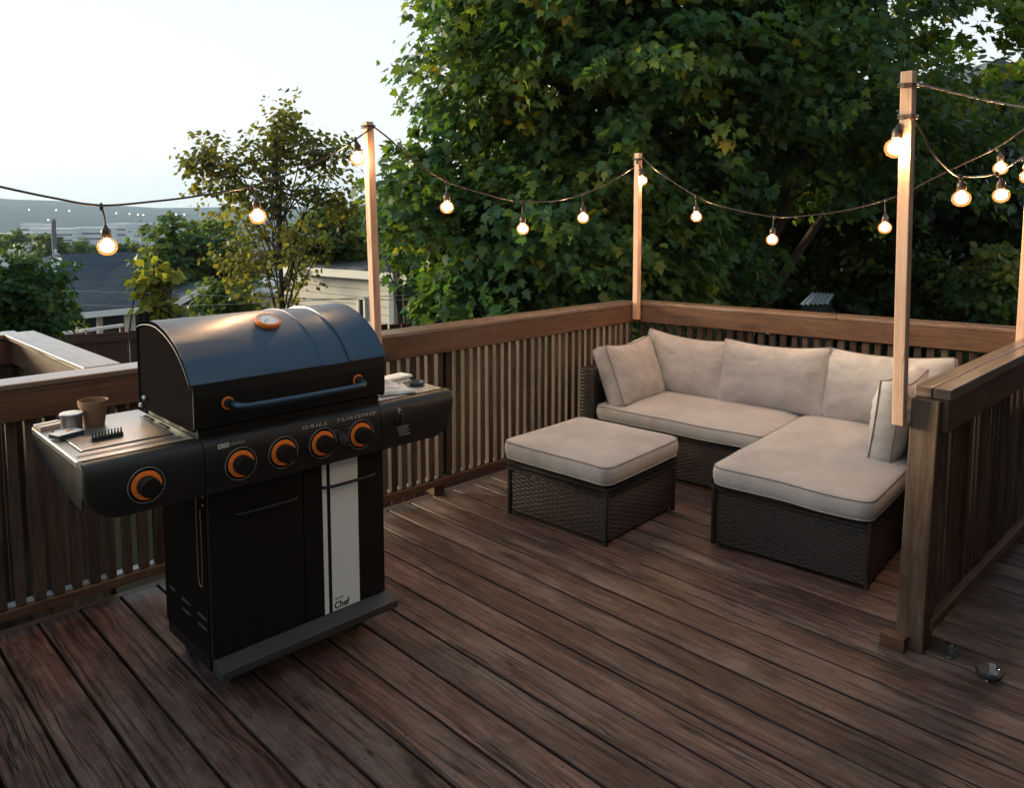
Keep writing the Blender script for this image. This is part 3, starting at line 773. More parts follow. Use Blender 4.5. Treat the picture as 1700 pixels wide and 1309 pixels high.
# lid: swept hood
LX0, LX1 = .905, 1.594
arc = [(2.715, .895), (2.715, 1.165), (2.709, 1.177), (2.69, 1.184), (2.66, 1.190), (2.626, 1.1945), (2.59, 1.197), (2.554, 1.1965), (2.526, 1.193), (2.50, 1.187), (2.467, 1.178), (2.435, 1.166), (2.409, 1.154), (2.386, 1.141), (2.362, 1.125), (2.34, 1.107), (2.322, 1.089), (2.307, 1.071), (2.293, 1.053), (2.282, 1.036)]
def nrm2(k):
    a_ = arc[max(k - 1, 0)]; c_ = arc[min(k + 1, len(arc) - 1)]; ty, tz = c_[0] - a_[0], c_[1] - a_[1]; l = math.hypot(ty, tz); return (tz / l, -ty / l)
b = MB(); xs = [LX0 - .004, LX0, 1.343, 1.3445, 1.3475, 1.349, 1.448, 1.4495, 1.4525, 1.454, LX1, LX1 + .004]; hh = [-.003, .0, .0, -.003, -.003, .0025, .0025, -.003, -.003, 0, 0, -.003]
V = []; F_ = []
for x, h in zip(xs, hh):
    for k, (y, z) in enumerate(arc):
        ny, nz = nrm2(k); ny, nz = -ny, -nz
        if k < 2: ny, nz = 0, 0
        g_ = h if 3 < k < len(arc) else min(h, 0) * (0 if k < 2 else 1)
        V.append((x, y + ny * g_, z + nz * g_))
m_ = len(arc)
for k in range(len(xs) - 1):
    for j in range(m_ - 1): F_.append((k * m_ + j, k * m_ + j + 1, (k + 1) * m_ + j + 1, (k + 1) * m_ + j))
# inner lip at lower front edge so the hood sheet has thickness
base = len(V)
for x in xs: V.append((x, 2.290, 1.0335))
for k in range(len(xs) - 1): F_.append((k * m_ + m_ - 1, base + k, base + k + 1, (k + 1) * m_ + m_ - 1))
b.mesh(V, F_); lid = G('lid', b, M['lid'], smooth=True, angle=38)
# end plates, slightly inset, with raised rim
for x0, x1 in ((LX0 + .002, LX0 + .012), (LX1 - .012, LX1 - .002)):
    ins = [(y + (.004 if y < 2.6 else -.004), z - .005) for (y, z) in arc[1:]]
    poly = [(2.711, .893)] + ins + [(2.288, .893)]
    q = MB(); q.prism(poly[::-1], x1 - x0, TM((x0, 0, 0), (0, 1, 0), (0, 0, 1), (1, 0, 0))); G('lid_end', q, M['dull'], lid)
for xe in (LX0 - .0025, LX1 + .0025):
    q = MB(); q.tube([(xe, y + .004, z - .0115) for (y, z) in arc[2:]], .0022, 6); G('lid_rim', q, M['gray'], lid, smooth=True)
# lower front band of lid
q = MB(); q.prism([(2.280, .900), (2.278, .93), (2.2785, 1.00), (2.283, 1.0345), (2.30, 1.0345), (2.30, .900)][::-1], LX1 - LX0 - .006, TM((LX0 + .003, 0, 0), (0, 1, 0), (0, 0, 1), (1, 0, 0))); G('lid_band', q, M['black'], lid, bevel=.002)
q = MB(); q.box((LX0 + .02, 2.295, .862), (LX1 - .02, 2.70, .8925)); G('firebox', q, M['black'])
# handle
q = MB()
hy = 2.219
pts = [(1.018, 2.276, .966), (1.020, 2.250, .965), (1.027, 2.231, .963), (1.043, 2.221, .961), (1.07, hy - .001, .9600), (1.25, hy - .004, .9585), (1.43, hy - .001, .9590), (1.457, 2.221, .960), (1.471, 2.231, .962), (1.477, 2.250, .964), (1.478, 2.276, .965)]
q.tube(spline(pts, 5), .0105, 14); hd = G('lid_handle', q, M['lid'], lid, smooth=True)
for x in (1.012, 1.478):
    Fm = TM((x - GO.x, 2.2790 - GO.y, .967), (1, 0, 0), (0, 0, 1), (0, -1, 0))
    q = MB(); q.lathe([(.0145, .001), (.0195, .001), (.0195, .0045), (.0145, .0045), (.0145, .001)], Fm, 28); q.build('handle_ring', M['orange'], hd)
    q = MB(); q.lathe([(.0001, .001), (.0143, .001), (.0143, .02), (.0125, .026), (.0001, .026)], Fm, 20); q.build('handle_mount', M['panel'], hd, smooth=True, angle=40)
# thermometer sits on the hood
ty, tz = 2.453, 1.1735; ny = Vector((0, -.36, .93)).normalized(); tx = 1.238
Fm = TM((tx - GO.x, ty - GO.y, tz), (1, 0, 0), ny.cross(Vector((1, 0, 0))), ny)
q = MB(); q.lathe([(.0405, -.002), (.0425, .003), (.0425, .011), (.039, .0145), (.036, .0145), (.036, .012)], Fm, 40); th = q.build('thermometer', M['orange'], lid, smooth=True, angle=40)
q = MB(); q.lathe([(.0355, .0118), (.0355, .0132), (.0001, .0136)], Fm, 40); q.build('dial_face', M['whiteface'], th)
q = MB()
for k in range(11):
    a_ = R(220 - 26 * k); ra, rb = .026, .032; p = Vector((math.cos(a_), math.sin(a_), 0)); 
    P0 = Fm @ (p * ra + Vector((0, 0, .0142))); P1 = Fm @ (p * rb + Vector((0, 0, .0140))); q.beam(P0, P1, .0016, .0006, Fm.to_3x3() @ Vector((-p.y, p.x, 0)))
P0 = Fm @ Vector((0, 0, .0148)); P1 = Fm @ Vector((-.018, -.012, .0146)); q.beam(P0, P1, .002, .0008, Fm.to_3x3() @ Vector((.55, -.83, 0)))
q.build('dial_marks', M['gray'], th)
# hinge bolts on left lid end
for (y, z) in ((2.665, .935), (2.70, .905)):
    q = MB(); q.lathe([(.0001, 0), (.008, 0), (.008, .006), (.005, .010), (.0001, .011)], TM((LX0 - GO.x, y - GO.y, z), (0, 1, 0), (0, 0, 1), (-1, 0, 0)), 12); q.build('hinge_bolt', M['steel'], lid, smooth=True, angle=40)
# hanging match chain
q = MB(); ch = spline([(.948, 2.39, .672), (.945, 2.385, .52), (.942, 2.376, .40), (.944, 2.366, .376), (.947, 2.360, .39), (.949, 2.362, .52), (.950, 2.366, .62)], 24)
rads = [.0021 if k % 2 else .0007 for k in range(len(ch))]; q.tube(ch, rads, 6); G('match_chain', q, M['brass'], smooth=True)
for (x, y, z) in ((.9515, 2.345, .668), (.9515, 2.345, .640)):
    q = MB(); q.lathe([(.0001, 0), (.0042, 0), (.003, .003), (.0001, .0035)], TM((x - GO.x, y - GO.y, z), (0, 1, 0), (0, 0, 1), (-1, 0, 0)), 10); q.build('side_screw', M['steel'], grill)
q = MB(); q.box((.958, 2.3225, .6865), (.985, 2.3245, .690)); G('hinge_plate', q, M['steel'])

# ------------------------------------------------------------------ small things on the shelves
SZ = .8681
def single(name, b, mat, loc, label, cat, rot=0, group=None, **k):
    o = b.build(name, mat, **k); o.location = loc; o.rotation_euler = (0, 0, rot); return tag(o, label, cat, group)
b = MB(); b.lathe([(.0001, 0), (.029, 0), (.030, .002), (.030, .047), (.0335, .0475), (.034, .053), (.032, .0545), (.0305, .053), (.0001, .053)], n=32)
can = single('tin_can', b, M['tin'], (.678, 2.650, SZ + .0036), 'small metal tin with a pale lid on the left grill shelf', 'tin', smooth=True, angle=35)
b = MB(); b.lathe([(.0001, .0533), (.0305, .0533), (.0325, .0550), (.0320, .0562), (.0001, .0566)], n=32); b.build('lid', M['paper'], can, smooth=True, angle=40)
b = MB(); b.lathe([(.0001, 0), (.029, 0), (.0305, .002), (.0395, .062), (.0425, .0625), (.0445, .080), (.0425, .0815), (.0405, .080), (.036, .06), (.028, .008), (.0001, .006)], n=36)
single('plant_pot', b, M['terra'], (.748, 2.672, SZ + .0036), 'empty brown peat plant pot on the left grill shelf', 'pot', smooth=True, angle=40)
b = MB(); b.box((-.04, -.027, 0), (.04, .027, .013)); pk = single('card_packet', b, M['ash'], (.648, 2.592, SZ + .0036), 'flat white topped packet lying beside the metal tin', 'packet', R(18), bevel=.002)
b = MB(); b.box((-.0395, -.0265, .0132), (.0395, .0265, .0142)); b.build('top_sheet', M['paper'], pk)
b = MB(); b.prism([(-.01, -.006), (.014, -.004), (.012, .008), (-.006, .010)], .0006, Matrix.Translation((.01, .005, .0143))); b.build('printed_mark', M['orange'], pk)
b = MB(); b.box((-.038, -.026, 0), (.038, .026, .013)); bx_ = single('cardboard_box', b, M['card'], (.640, 2.745, SZ + .0005), 'low open cardboard box at the back corner of the left grill shelf', 'box', R(10), bevel=.0015)
b = MB(); b.beam((-.037, .020, .0135), (.037, .020, .0135), .014, .001, (0, 1, 0)); b.beam((-.036, -.020, .0138), (.036, -.020, .0138), .013, .001, (0, 1, 0)); b.build('box_flap', M['paper'], bx_)
# row of driver bits in a holder
b = MB(); b.box((-.045, -.006, 0), (.045, .006, .011)); bh = single('bit_holder', b, M['rubber'], (.728, 2.480, SZ + .0036), 'black holder with a row of ten driver bits standing up', 'bit set', R(4), bevel=.0015)
for k in range(10):
    q = MB(); q.lathe([(.0032, .002), (.0032, .016), (.0022, .018), (.0022, .025), (.0012, .027)], Matrix.Translation((-.0405 + k * .009, 0, 0)), 6); q.build('driver_bit', M['ash'], bh)
# right shelf: paper, trays, round dish
def crumple():
    b = MB(); nx, ny = 16, 12; V = []
    for j in range(ny + 1):
        for i in range(nx + 1):
            u, v = i / nx, j / ny; x = (u - .5) * .145; y = (v - .5) * .125
            z = .012 + .020 * abs(noise.noise(Vector((u * 2.6, v * 2.2, 3.3)))) + .018 * noise.noise(Vector((u * 4.3, v * 5.1, 1.7))) * .6 + .018 * math.exp(-((u - .45) ** 2 + (v - .75) ** 2) * 9)
            z += .006 * noise.noise(Vector((u * 11, v * 11, 5))); e = min(u, 1 - u, v, 1 - v); z *= min(1, .25 + e * 6)
            V.append((x + .012 * noise.noise(Vector((v * 3, u * 3, 9))), y + .014 * noise.noise(Vector((u * 3, v * 3, 2))), max(z, .001)))
    F = [(j * (nx + 1) + i, j * (nx + 1) + i + 1, (j + 1) * (nx + 1) + i + 1, (j + 1) * (nx + 1) + i) for j in range(ny) for i in range(nx)]
    b.mesh(V, F); return b
o = single('paper_sheet', crumple(), M['paper'], (1.705, 2.395, SZ), 'crumpled white sheet of paper on the right grill shelf', 'paper', R(-15), smooth=True, angle=25)
o.modifiers.new('thick', 'SOLIDIFY').thickness = .0012
for k, (lab, dx) in enumerate((('lower of two white trays on the right grill shelf', -.012), ('upper of two white trays on the right grill shelf', .0))):
    b = MB(); b.box((-.07, -.035, 0), (.07, .035, .012)); single('serving_tray', b, M['paper'], (1.80 + dx, 2.515, SZ + .0005 + k * .0165), lab, 'tray', R(6), 'white trays on the grill', bevel=.005)
for dx, dy in ((-.05, -.02), (.05, -.02), (-.05, .02), (.05, .02)): pass
b = MB(); b.lathe([(.0001, 0), (.026, 0), (.031, .004), (.033, .013), (.031, .0145), (.028, .0135), (.022, .006), (.0001, .005)], n=28)
single('round_dish', b, M['ash'], (1.842, 2.425, SZ + .0005), 'small dark round dish with a shiny rim on the right grill shelf', 'dish', smooth=True, angle=40)

# ------------------------------------------------------------------ soft furniture
def soft_slab(w, d, t, rad=.05, dome=.018, seed=0, wave=.006, nseg=56):
    """seat cushion centred on origin, z from 0; returns (mesh, top piping loop, bottom piping loop)"""
    def outline(inset):
        a, c = w / 2 - inset, d / 2 - inset; r = max(.004, rad - inset * .5); pts = []
        per = []
        for (cx, cy, a0) in ((a - r, c - r, 0), (-a + r, c - r, PI / 2), (-a + r, -c + r, PI), (a - r, -c + r, 1.5 * PI)):
            for k in range(7): per.append((cx + r * math.cos(a0 + k * PI / 12), cy + r * math.sin(a0 + k * PI / 12)))
        out = []
        for k in range(len(per)):
            p, q = per[k], per[(k + 1) % len(per)]; nn = 1 if k % 7 != 6 else 14
            for j in range(nn): out.append((p[0] + (q[0] - p[0]) * j / nn, p[1] + (q[1] - p[1]) * j / nn))
        return out
    def nz(x, y, z=0): return noise.noise(Vector((x * 3.1 + seed, y * 3.1, z + seed * 2.3)))
    loops = []; 
    def put(inset, z, zn=wave):
        loops.append([(x * (1 + .004 * nz(x, y, 4)), y * (1 + .004 * nz(x, y, 4)), z + zn * nz(x, y)) for (x, y) in outline(inset)])
    put(.06, .002, 0); put(.012, .004, wave * .3); put(.002, .012, wave)
    bi = len(loops) - 1
    put(-.005, t * .35); put(-.006, t * .6); put(0, t * .86)
    ti = len(loops) - 1
    put(.014, t * .93); put(.03, t * .97)
    base = outline(.03)
    for s in (.9, .78, .64, .5, .36, .22, .1, .03):
        L = []
        for (x, y) in base:
            X, Y = x * s, y * s; u, v = X / (w / 2), Y / (d / 2)
            z = t * .97 + dome * (1 - abs(u) ** 4) * (1 - abs(v) ** 4) + wave * nz(X, Y) + .004 * noise.noise(Vector((X * 9 + seed, Y * 9, 2))) 
            L.append((X, Y, z))
        loops.append(L)
    b = MB(); n_ = len(base); V = [p for L in loops for p in L]; F = []
    for k in range(len(loops) - 1):
        for j in range(n_):
            j2 = (j + 1) % n_; F.append((k * n_ + j, k * n_ + j2, (k + 1) * n_ + j2, (k + 1) * n_ + j))
    F.append(tuple(reversed(range(n_)))); F.append(tuple((len(loops) - 1) * n_ + j for j in range(n_)))
    b.mesh(V, F)
    return b, loops[ti], loops[bi]
def seat(name, w, d, t, loc, rot, label, cat, seed, group, dome=.018, wave=.006):
    b, top, bot = soft_slab(w, d, t, seed=seed, dome=dome, wave=wave)
    o = b.build(name, M['fab'], smooth=True); o.location = loc; o.rotation_euler = (0, 0, rot); tag(o, label, cat, group)
    for L, m_ in ((top, 'pipe'), (bot, 'fab')):
        q = MB(); q.tube([Vector(p) * 1.0 for p in L], .0028, 6, closed=True); q.build('piping', M[m_], o, smooth=True)
    return o
def pillow(name, w, h, t, Mx, label, seed, sag=.028, group=None, edge=.085):
    """boxed cushion: local x width, y height (bottom 0), z thickness (front +z)"""
    nx, ny = 44, 36; b = MB()
    def P(u, v, side):
        # u,v in -1..1
        x = u * w / 2 * (1 - .035 * (1 - v * v)); y = h / 2 + v * h / 2 * (1 - .03 * (1 - u * u))
        if v > 0: y -= sag * (1 - abs(u) ** 2.4) * v ** 2
        prof = (1 - abs(u) ** 3.2) * (1 - abs(v) ** 3.2)
        z = edge / 2 + (t - edge) / 2 * prof ** .75
        c_ = max(abs(u), abs(v)); 
        wr = noise.noise(Vector((u * 2.2 + seed, v * 2.2, side + seed))) * .006 + noise.noise(Vector((u * 6 + seed, v * 6 + seed, side * 3))) * .002 - .0035 * max(0, 1 - abs(noise.noise(Vector((u * 2.6 + v * 1.1 + seed, v * .9 - u * .5, seed * 1.7)))) * 9)
        rad = noise.noise(Vector((math.atan2(v, u) * 5 + seed, 2.2, side))) * .010 * max(0, c_ - .5) * 1.8
        z += (wr + rad) * min(1, (1 - c_) * 6)
        return (x, y, side * z)
    V = []; F = []
    for side in (1, -1):
        for j in range(ny + 1):
            for i in range(nx + 1):
                u = -1 + 2 * i / nx; v = -1 + 2 * j / ny
                u = math.copysign(1 - (1 - abs(u)) ** 1.25, u); v = math.copysign(1 - (1 - abs(v)) ** 1.25, v)
                # rounded corners
                kk = (abs(u) * abs(v)) ** 7; u *= 1 - .035 * kk; v *= 1 - .035 * kk
                V.append(P(u, v, side))
    m_ = nx + 1; off = m_ * (ny + 1)
    for j in range(ny):
        for i in range(nx):
            a_ = j * m_ + i; F.append((a_, a_ + 1, a_ + m_ + 1, a_ + m_)); a_ += off; F.append((a_, a_ + m_, a_ + m_ + 1, a_ + 1))
    ring = [i for i in range(m_)] + [j * m_ + nx for j in range(1, ny + 1)] + [ny * m_ + i for i in range(nx - 1, -1, -1)] + [j * m_ for j in range(ny - 1, 0, -1)]
    # gusset with a slight bulge and puckers
    cen = []
    mid0 = len(V); L = len(ring)
    for k, a_ in enumerate(ring):
        p = Vector(V[a_]); q = Vector(V[a_ + off]); mid = (p + q) / 2; o_ = Vector((mid.x, mid.y - h / 2, 0)).normalized()
        V.append(tuple(mid + o_ * (.008 + .004 * math.sin(k * 1.1 + seed) * math.sin(k * .37))))
    for k in range(L):
        k2 = (k + 1) % L
        F.append((ring[k2], ring[k], mid0 + k, mid0 + k2)); F.append((mid0 + k2, mid0 + k, ring[k] + off, ring[k2] + off))
    b.mesh(V, F); o = b.build(name, M['fab'], smooth=True)
    o.matrix_world = Mx; tag(o, label, 'pillow', group)
    for s_ in (0, off):
        q = MB(); pts = [Vector(V[a_ + s_]) for a_ in ring]; pts = [p + Vector((p.x, p.y - h / 2, 0)).normalized() * .0015 for p in pts]
        q.tube(pts, .0030, 6, closed=True); q.build('piping', M['pipe'], o, smooth=True)
    return o

SA = math.atan2(-.9954, .0958)            # along the sofa's length, local s
E1 = Vector((.0958, -.9954, 0)); E2 = Vector((.9954, .0958, 0)); SO = Vector((3.615, 2.966, 0))
def S(s, t, z=0): return SO + E1 * s + E2 * t + Vector((0, 0, z))
sofa = thing('corner_sofa', 'dark brown woven wicker corner sofa with a chaise on its right', 'sofa', SO)
def wick_box(s0, t0, s1, t1, z0, z1, name, parent, org, f=S, mat='wick'):
    b = MB(); c = [f(s0, t0), f(s1, t0), f(s1, t1), f(s0, t1)]; acc = random.random() * 3
    for k in range(4):
        p, q = c[k], c[(k + 1) % 4]; L = (q - p).length
        b.face([p + Vector((0, 0, z0)) - org, q + Vector((0, 0, z0)) - org, q + Vector((0, 0, z1)) - org, p + Vector((0, 0, z1)) - org], [(acc, z0), (acc + L, z0), (acc + L, z1), (acc, z1)]); acc += L
    b.face([p + Vector((0, 0, z1)) - org for p in c], [((p - c[0]).dot(c[1] - c[0]) / (c[1] - c[0]).length, (p - c[0]).dot(c[3] - c[0]) / (c[3] - c[0]).length) for p in c])
    b.face([p + Vector((0, 0, z0)) - org for p in reversed(c)])
    bm = b; o = b.build(name, M[mat], parent)
    # weld so that the bevel works
    import bmesh
    q = bmesh.new(); q.from_mesh(o.data); bmesh.ops.remove_doubles(q, verts=q.verts, dist=.0004); bmesh.ops.recalc_face_normals(q, faces=q.faces); q.to_mesh(o.data); q.free()
    bv = o.modifiers.new('bevel', 'BEVEL'); bv.width = .014; bv.segments = 3; bv.limit_method = 'ANGLE'
    o.data.polygons.foreach_set('use_smooth', [True] * len(o.data.polygons))
    return o
wick_box(-.005, .015, 1.05, .70, .03, .272, 'seat_base', sofa, SO)
wick_box(1.062, -.606, 1.742, .70, .012, .272, 'chaise_base', sofa, SO)
wick_box(-.115, -.02, -.006, .74, .02, .60, 'armrest', sofa, SO)
wick_box(1.744, -.06, 1.84, .74, .02, .60, 'armrest', sofa, SO)
wick_box(-.115, .742, 1.84, .83, .02, .60, 'backrest', sofa, SO)
def rim(pts, z, rad, parent, org, name='frame_rim'):
    b = MB(); b.tube([Vector((p.x, p.y, z)) - org for p in pts], rad, 8, closed=True); b.build(name, M['wick'], parent, smooth=True)
rim([S(-.008, .01), S(1.05, .01), S(1.05, .70), S(-.008, .70)], .283, .010, sofa, SO)
rim([S(1.058, -.610), S(1.744, -.610), S(1.744, .70), S(1.058, .70)], .283, .010, sofa, SO)
# corner stakes and lower rim of the chaise
for (s, t) in ((1.064, -.606), (1.741, -.606)):
    b = MB(); b.tube([S(s, t, .012) - SO, S(s, t, .285) - SO], .012, 8); b.build('corner_stake', M['wick'], sofa, smooth=True)
q = S(.525, .335, .290); seat('seat_cushion', 1.06, .70, .098, q, SA, 'long grey seat cushion in front of the back pillows on the sofa', 'cushion', 3, 'grey seat cushions')
q = S(1.405, .02, .290); seat('seat_cushion', .70, 1.30, .105, q, SA, 'deep grey chaise cushion reaching forward at the right of the sofa', 'cushion', 8, 'grey seat cushions', dome=.015, wave=.011)
def pm(c, ex, lean_dir, lean, roll=0):
    """c bottom centre; ex width axis; lean_dir horizontal direction the top leans towards; front faces the other way"""
    ex = Vector(ex).normalized(); ld = Vector(lean_dir).normalized(); ey = (Vector((0, 0, math.cos(lean))) + ld * math.sin(lean)).normalized()
    ez = ex.cross(ey)
    if ez.dot(ld) > 0: ex = -ex; ez = ex.cross(ey)
    Q = Matrix.Rotation(roll, 4, ez)
    return TM(c, Q.to_3x3() @ ex, Q.to_3x3() @ ey, ez)
GP = 'grey back and side pillows'
pillow('back_pillow', .60, .40, .21, pm(S(.255, .575, .372), E1, E2, R(17), R(-3)), 'leftmost of the three grey back pillows, half hidden by the side pillow', 2, group=GP)
pillow('back_pillow', .655, .41, .21, pm(S(.85, .565, .372), E1, E2, R(18), R(1)), 'middle grey back pillow, the whole front in view', 5, group=GP)
pillow('back_pillow', .66, .42, .20, pm(S(1.475, .57, .378), E1, E2, R(19), R(1.5)), 'rightmost grey back pillow, partly behind the pine post', 7, group=GP)
sp = pillow('side_pillow', .53, .385, .19, pm(S(.135, .285, .375), E2, -E1, R(22), R(0)), 'grey pillow leaning on the left arm of the sofa', 11, group=GP, edge=.105)
b = MB(); b.prism([(-.014, 0), (.014, 0), (.013, .02), (-.013, .02)], .001, TM((-.02, -.004, .02), (1, 0, 0), (0, -.3, 1), (0, -1, -.3))); o = b.build('care_tag', M['paper'], sp)
pillow('side_pillow', .50, .395, .19, pm(S(1.635, .14, .385), E2, E1, R(6), R(0)), 'grey pillow standing on edge against the right arm by the railing', 13, group=GP, edge=.09)

OO = Vector((2.710, 2.796, 0)); oe1 = Vector((.0385, -.606, 0)).normalized(); oe2 = Vector((-oe1.y, oe1.x, 0))
def OS(s, t, z=0): return OO + oe1 * s + oe2 * t + Vector((0, 0, z))
ott = thing('wicker_ottoman', 'square dark wicker ottoman table under a grey cushion', 'ottoman', OO)
wick_box(0, 0, .607, .607, .012, .232, 'base', ott, OO, OS)
for z in (.243, .268): rim([OS(-.004, -.004), OS(.611, -.004), OS(.611, .611), OS(-.004, .611)], z, .0095, ott, OO)
b = MB(); b.beam(OS(.02, .3035, .257) - OO, OS(.587, .3035, .257) - OO, .565, .05, oe2); b.build('top_frame', M['black'], ott)
for (s, t) in ((.003, .003), (.604, .003), (.604, .604), (.003, .604)):
    b = MB(); b.tube([OS(s, t, .0) - OO, OS(s, t, .26) - OO], .012, 8); b.build('corner_stake', M['wick'], ott, smooth=True)
seat('seat_cushion', .655, .655, .108, OS(.30, .305, .284), math.atan2(oe1.y, oe1.x), 'square grey cushion lying on the ottoman', 'cushion', 21, 'grey seat cushions', dome=.02)

# glass left on the boards by the right railing
gm, gnt, gbs, gout = newmat('clear_glass'); gbs.inputs['Transmission Weight'].default_value = 1; gbs.inputs['Roughness'].default_value = .02; gbs.inputs['Base Color'].default_value = (.85, .95, .97, 1)
def glass(loc, rx, rz, s, label):
    b = MB(); b.lathe([(.0001, 0), (.034 * s, 0), (.036 * s, .004), (.038 * s, .11 * s), (.036 * s, .112 * s), (.033 * s, .01 * s), (.0001, .008 * s)], n=28)
    o = b.build('drinking_glass', gm, smooth=True, angle=40); o.location = loc; o.rotation_euler = (rx, 0, rz); tag(o, label, 'glass')
p = at_z(1578, 1092, 0); glass((p.x, p.y, .0005), 0, 0, .45, 'small upright glass on the dark boards by the end post')
p = at_z(1642, 1128, 0)
b = MB(); b.lathe([(.0001, 0), (.024, 0), (.027, .002), (.038, .016), (.043, .034), (.0415, .035), (.0365, .018), (.025, .006), (.0001, .004)], n=32)
o = b.build('glass_bowl', gm, smooth=True, angle=40); o.location = (p.x, p.y, .0005); tag(o, 'low clear glass bowl on the dark boards at the right picture edge', 'bowl')

# ------------------------------------------------------------------ terrain
def terrain():
    rs = [0, 3, 6, 9, 12, 15, 19, 24, 30, 40, 55, 75, 100, 140, 190, 260, 350, 470, 620, 780, 950, 1100, 1250, 1400, 1550, 1700, 1850, 2000, 2150, 2300, 2450, 2600, 2800, 3000]
    prof = [(0, -2.5), (16, -2.5), (30, -4.2), (60, -9), (200, -24), (450, -40), (1050, -42), (3000, -42)]
    na = 180; V = []; F = []
    az0 = math.atan2(FW.y, FW.x)
    for r in rs:
        for k in range(na):
            a = 2 * PI * k / na; z = float(np.interp(r, [p[0] for p in prof], [p[1] for p in prof]))
            rel = (a - az0 + PI) % (2 * PI) - PI          # left positive
            ridge = 15 + 26 * max(0, min(1, (rel - .42) / .2)) + 7 * noise.noise(Vector((a * 9, 1.3, 0))) + 4 * noise.noise(Vector((a * 31, 7, 0)))
            t = max(0, min(1, (r - 1000) / 1500)); t = t * t * (3 - 2 * t)
            z += t * (42 + ridge) * 1.0 + (noise.noise(Vector((math.cos(a) * r * .006, math.sin(a) * r * .006, 0))) * 9 * min(1, r / 900) if r < 2450 else 0)
            if r > 20: z += .4 * noise.noise(Vector((math.cos(a) * r * .1, math.sin(a) * r * .1, 2)))
            V.append((math.cos(a) * r, math.sin(a) * r, z))
    for i in range(len(rs) - 1):
        for k in range(na):
            k2 = (k + 1) % na; F.append((i * na + k, (i + 1) * na + k, (i + 1) * na + k2, i * na + k2))
    m, nt, bs, out = newmat('hill_ground'); n = N(nt); co = n.objco()
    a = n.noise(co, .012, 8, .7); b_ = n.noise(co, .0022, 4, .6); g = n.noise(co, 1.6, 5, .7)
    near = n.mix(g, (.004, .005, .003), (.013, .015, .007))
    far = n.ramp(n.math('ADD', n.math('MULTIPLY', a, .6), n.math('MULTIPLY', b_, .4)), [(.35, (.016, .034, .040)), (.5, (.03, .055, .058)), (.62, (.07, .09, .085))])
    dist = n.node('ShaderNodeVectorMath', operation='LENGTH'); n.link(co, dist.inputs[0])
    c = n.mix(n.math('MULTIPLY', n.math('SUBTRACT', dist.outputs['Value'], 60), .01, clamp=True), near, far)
    n.link(c, bs.inputs['Base Color']); bs.inputs['Roughness'].default_value = .95; bs.inputs['Specular IOR Level'].default_value = .1
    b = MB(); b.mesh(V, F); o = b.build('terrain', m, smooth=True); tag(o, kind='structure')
terrain()

# ------------------------------------------------------------------ foliage
def tpl_maple():
    h = [(.10, -.05), (.44, .02), (.30, .20), (.54, .48), (.25, .47), (.17, .72)]
    P = [(0, 0)] + h + [(0, 1.0)] + [(-x, y) for (x, y) in reversed(h)]
    return np.array([(x, y, -.22 * abs(x) - .22 * y * y) for (x, y) in P])
def tpl_oval(wd=.32):
    P = [(0, 0), (wd, .3), (wd * .85, .65), (0, 1), (-wd * .85, .65), (-wd, .3)]
    return np.array([(x, y, -.25 * abs(x) - .2 * y * y) for (x, y) in P])
MAPLE = tpl_maple(); OVAL = tpl_oval(); OVALW = tpl_oval(.42)
def unit(a): return a / np.maximum(np.linalg.norm(a, axis=-1, keepdims=True), 1e-9)
def leaf_object(name, pos, nrm, tip, size, tpl, mat, rnd, parent=None, rel=None):
    n_ = len(pos); k = len(tpl)
    nrm = unit(nrm); tip = unit(tip - nrm * np.sum(tip * nrm, 1, keepdims=True)); sd_ = np.cross(tip, nrm)
    V = pos[:, None, :] + size[:, None, None] * (tpl[None, :, 0:1] * sd_[:, None, :] + (tpl[None, :, 1:2] - .1) * tip[:, None, :] + tpl[None, :, 2:3] * np.random.default_rng(n_).uniform(-.4, 2.4, n_)[:, None, None] * nrm[:, None, :])
    if rel is not None: V = V - np.array(rel)[None, None, :]
    me = bpy.data.meshes.new(name); me.vertices.add(n_ * k); me.vertices.foreach_set('co', V.astype(np.float32).ravel())
    me.loops.add(n_ * k); me.loops.foreach_set('vertex_index', np.arange(n_ * k, dtype=np.int32))
    me.polygons.add(n_); me.polygons.foreach_set('loop_start', np.arange(0, n_ * k, k, dtype=np.int32)); me.polygons.foreach_set('loop_total', np.full(n_, k, dtype=np.int32))
    at = me.attributes.new('rnd', 'FLOAT', 'FACE'); at.data.foreach_set('value', rnd.astype(np.float32))
    me.update(calc_edges=True); me.materials.append(mat)
    o = bpy.data.objects.new(name, me); COL.objects.link(o)
    if parent: o.parent = parent
    return o
def sample_sprays(ells, n_, shell=.5, minz=None, weights=None, rng=RNG):
    """ells: (centre lat, dep, z; radii lat, dep, z)"""
    vol = np.array([e[3] * e[4] * e[5] for e in ells]) if weights is None else np.array(weights); vol = vol / vol.sum()
    C = []; O = []
    idx = rng.choice(len(ells), n_, p=vol)
    for i in idx:
        e = ells[i]; d = unit(rng.normal(size=3)); r = rng.random() ** shell
        q = np.array([e[0], e[1], e[2]]) + d * r * np.array(e[3:6])
        C.append(q); O.append(d * np.array([1, 1, .6]))
    C = np.array(C); O = unit(np.array(O))
    fw = np.array(FW); rt = np.array(RT)
    W_ = C[:, 0:1] * rt + C[:, 1:2] * fw + np.array([0, 0, 1.0]) * C[:, 2:3]
    OW = O[:, 0:1] * rt + O[:, 1:2] * fw + np.array([0, 0, 1.0]) * O[:, 2:3]
    if minz is not None:
        k = W_[:, 2] > minz; W_, OW = W_[k], OW[k]
    return W_, OW
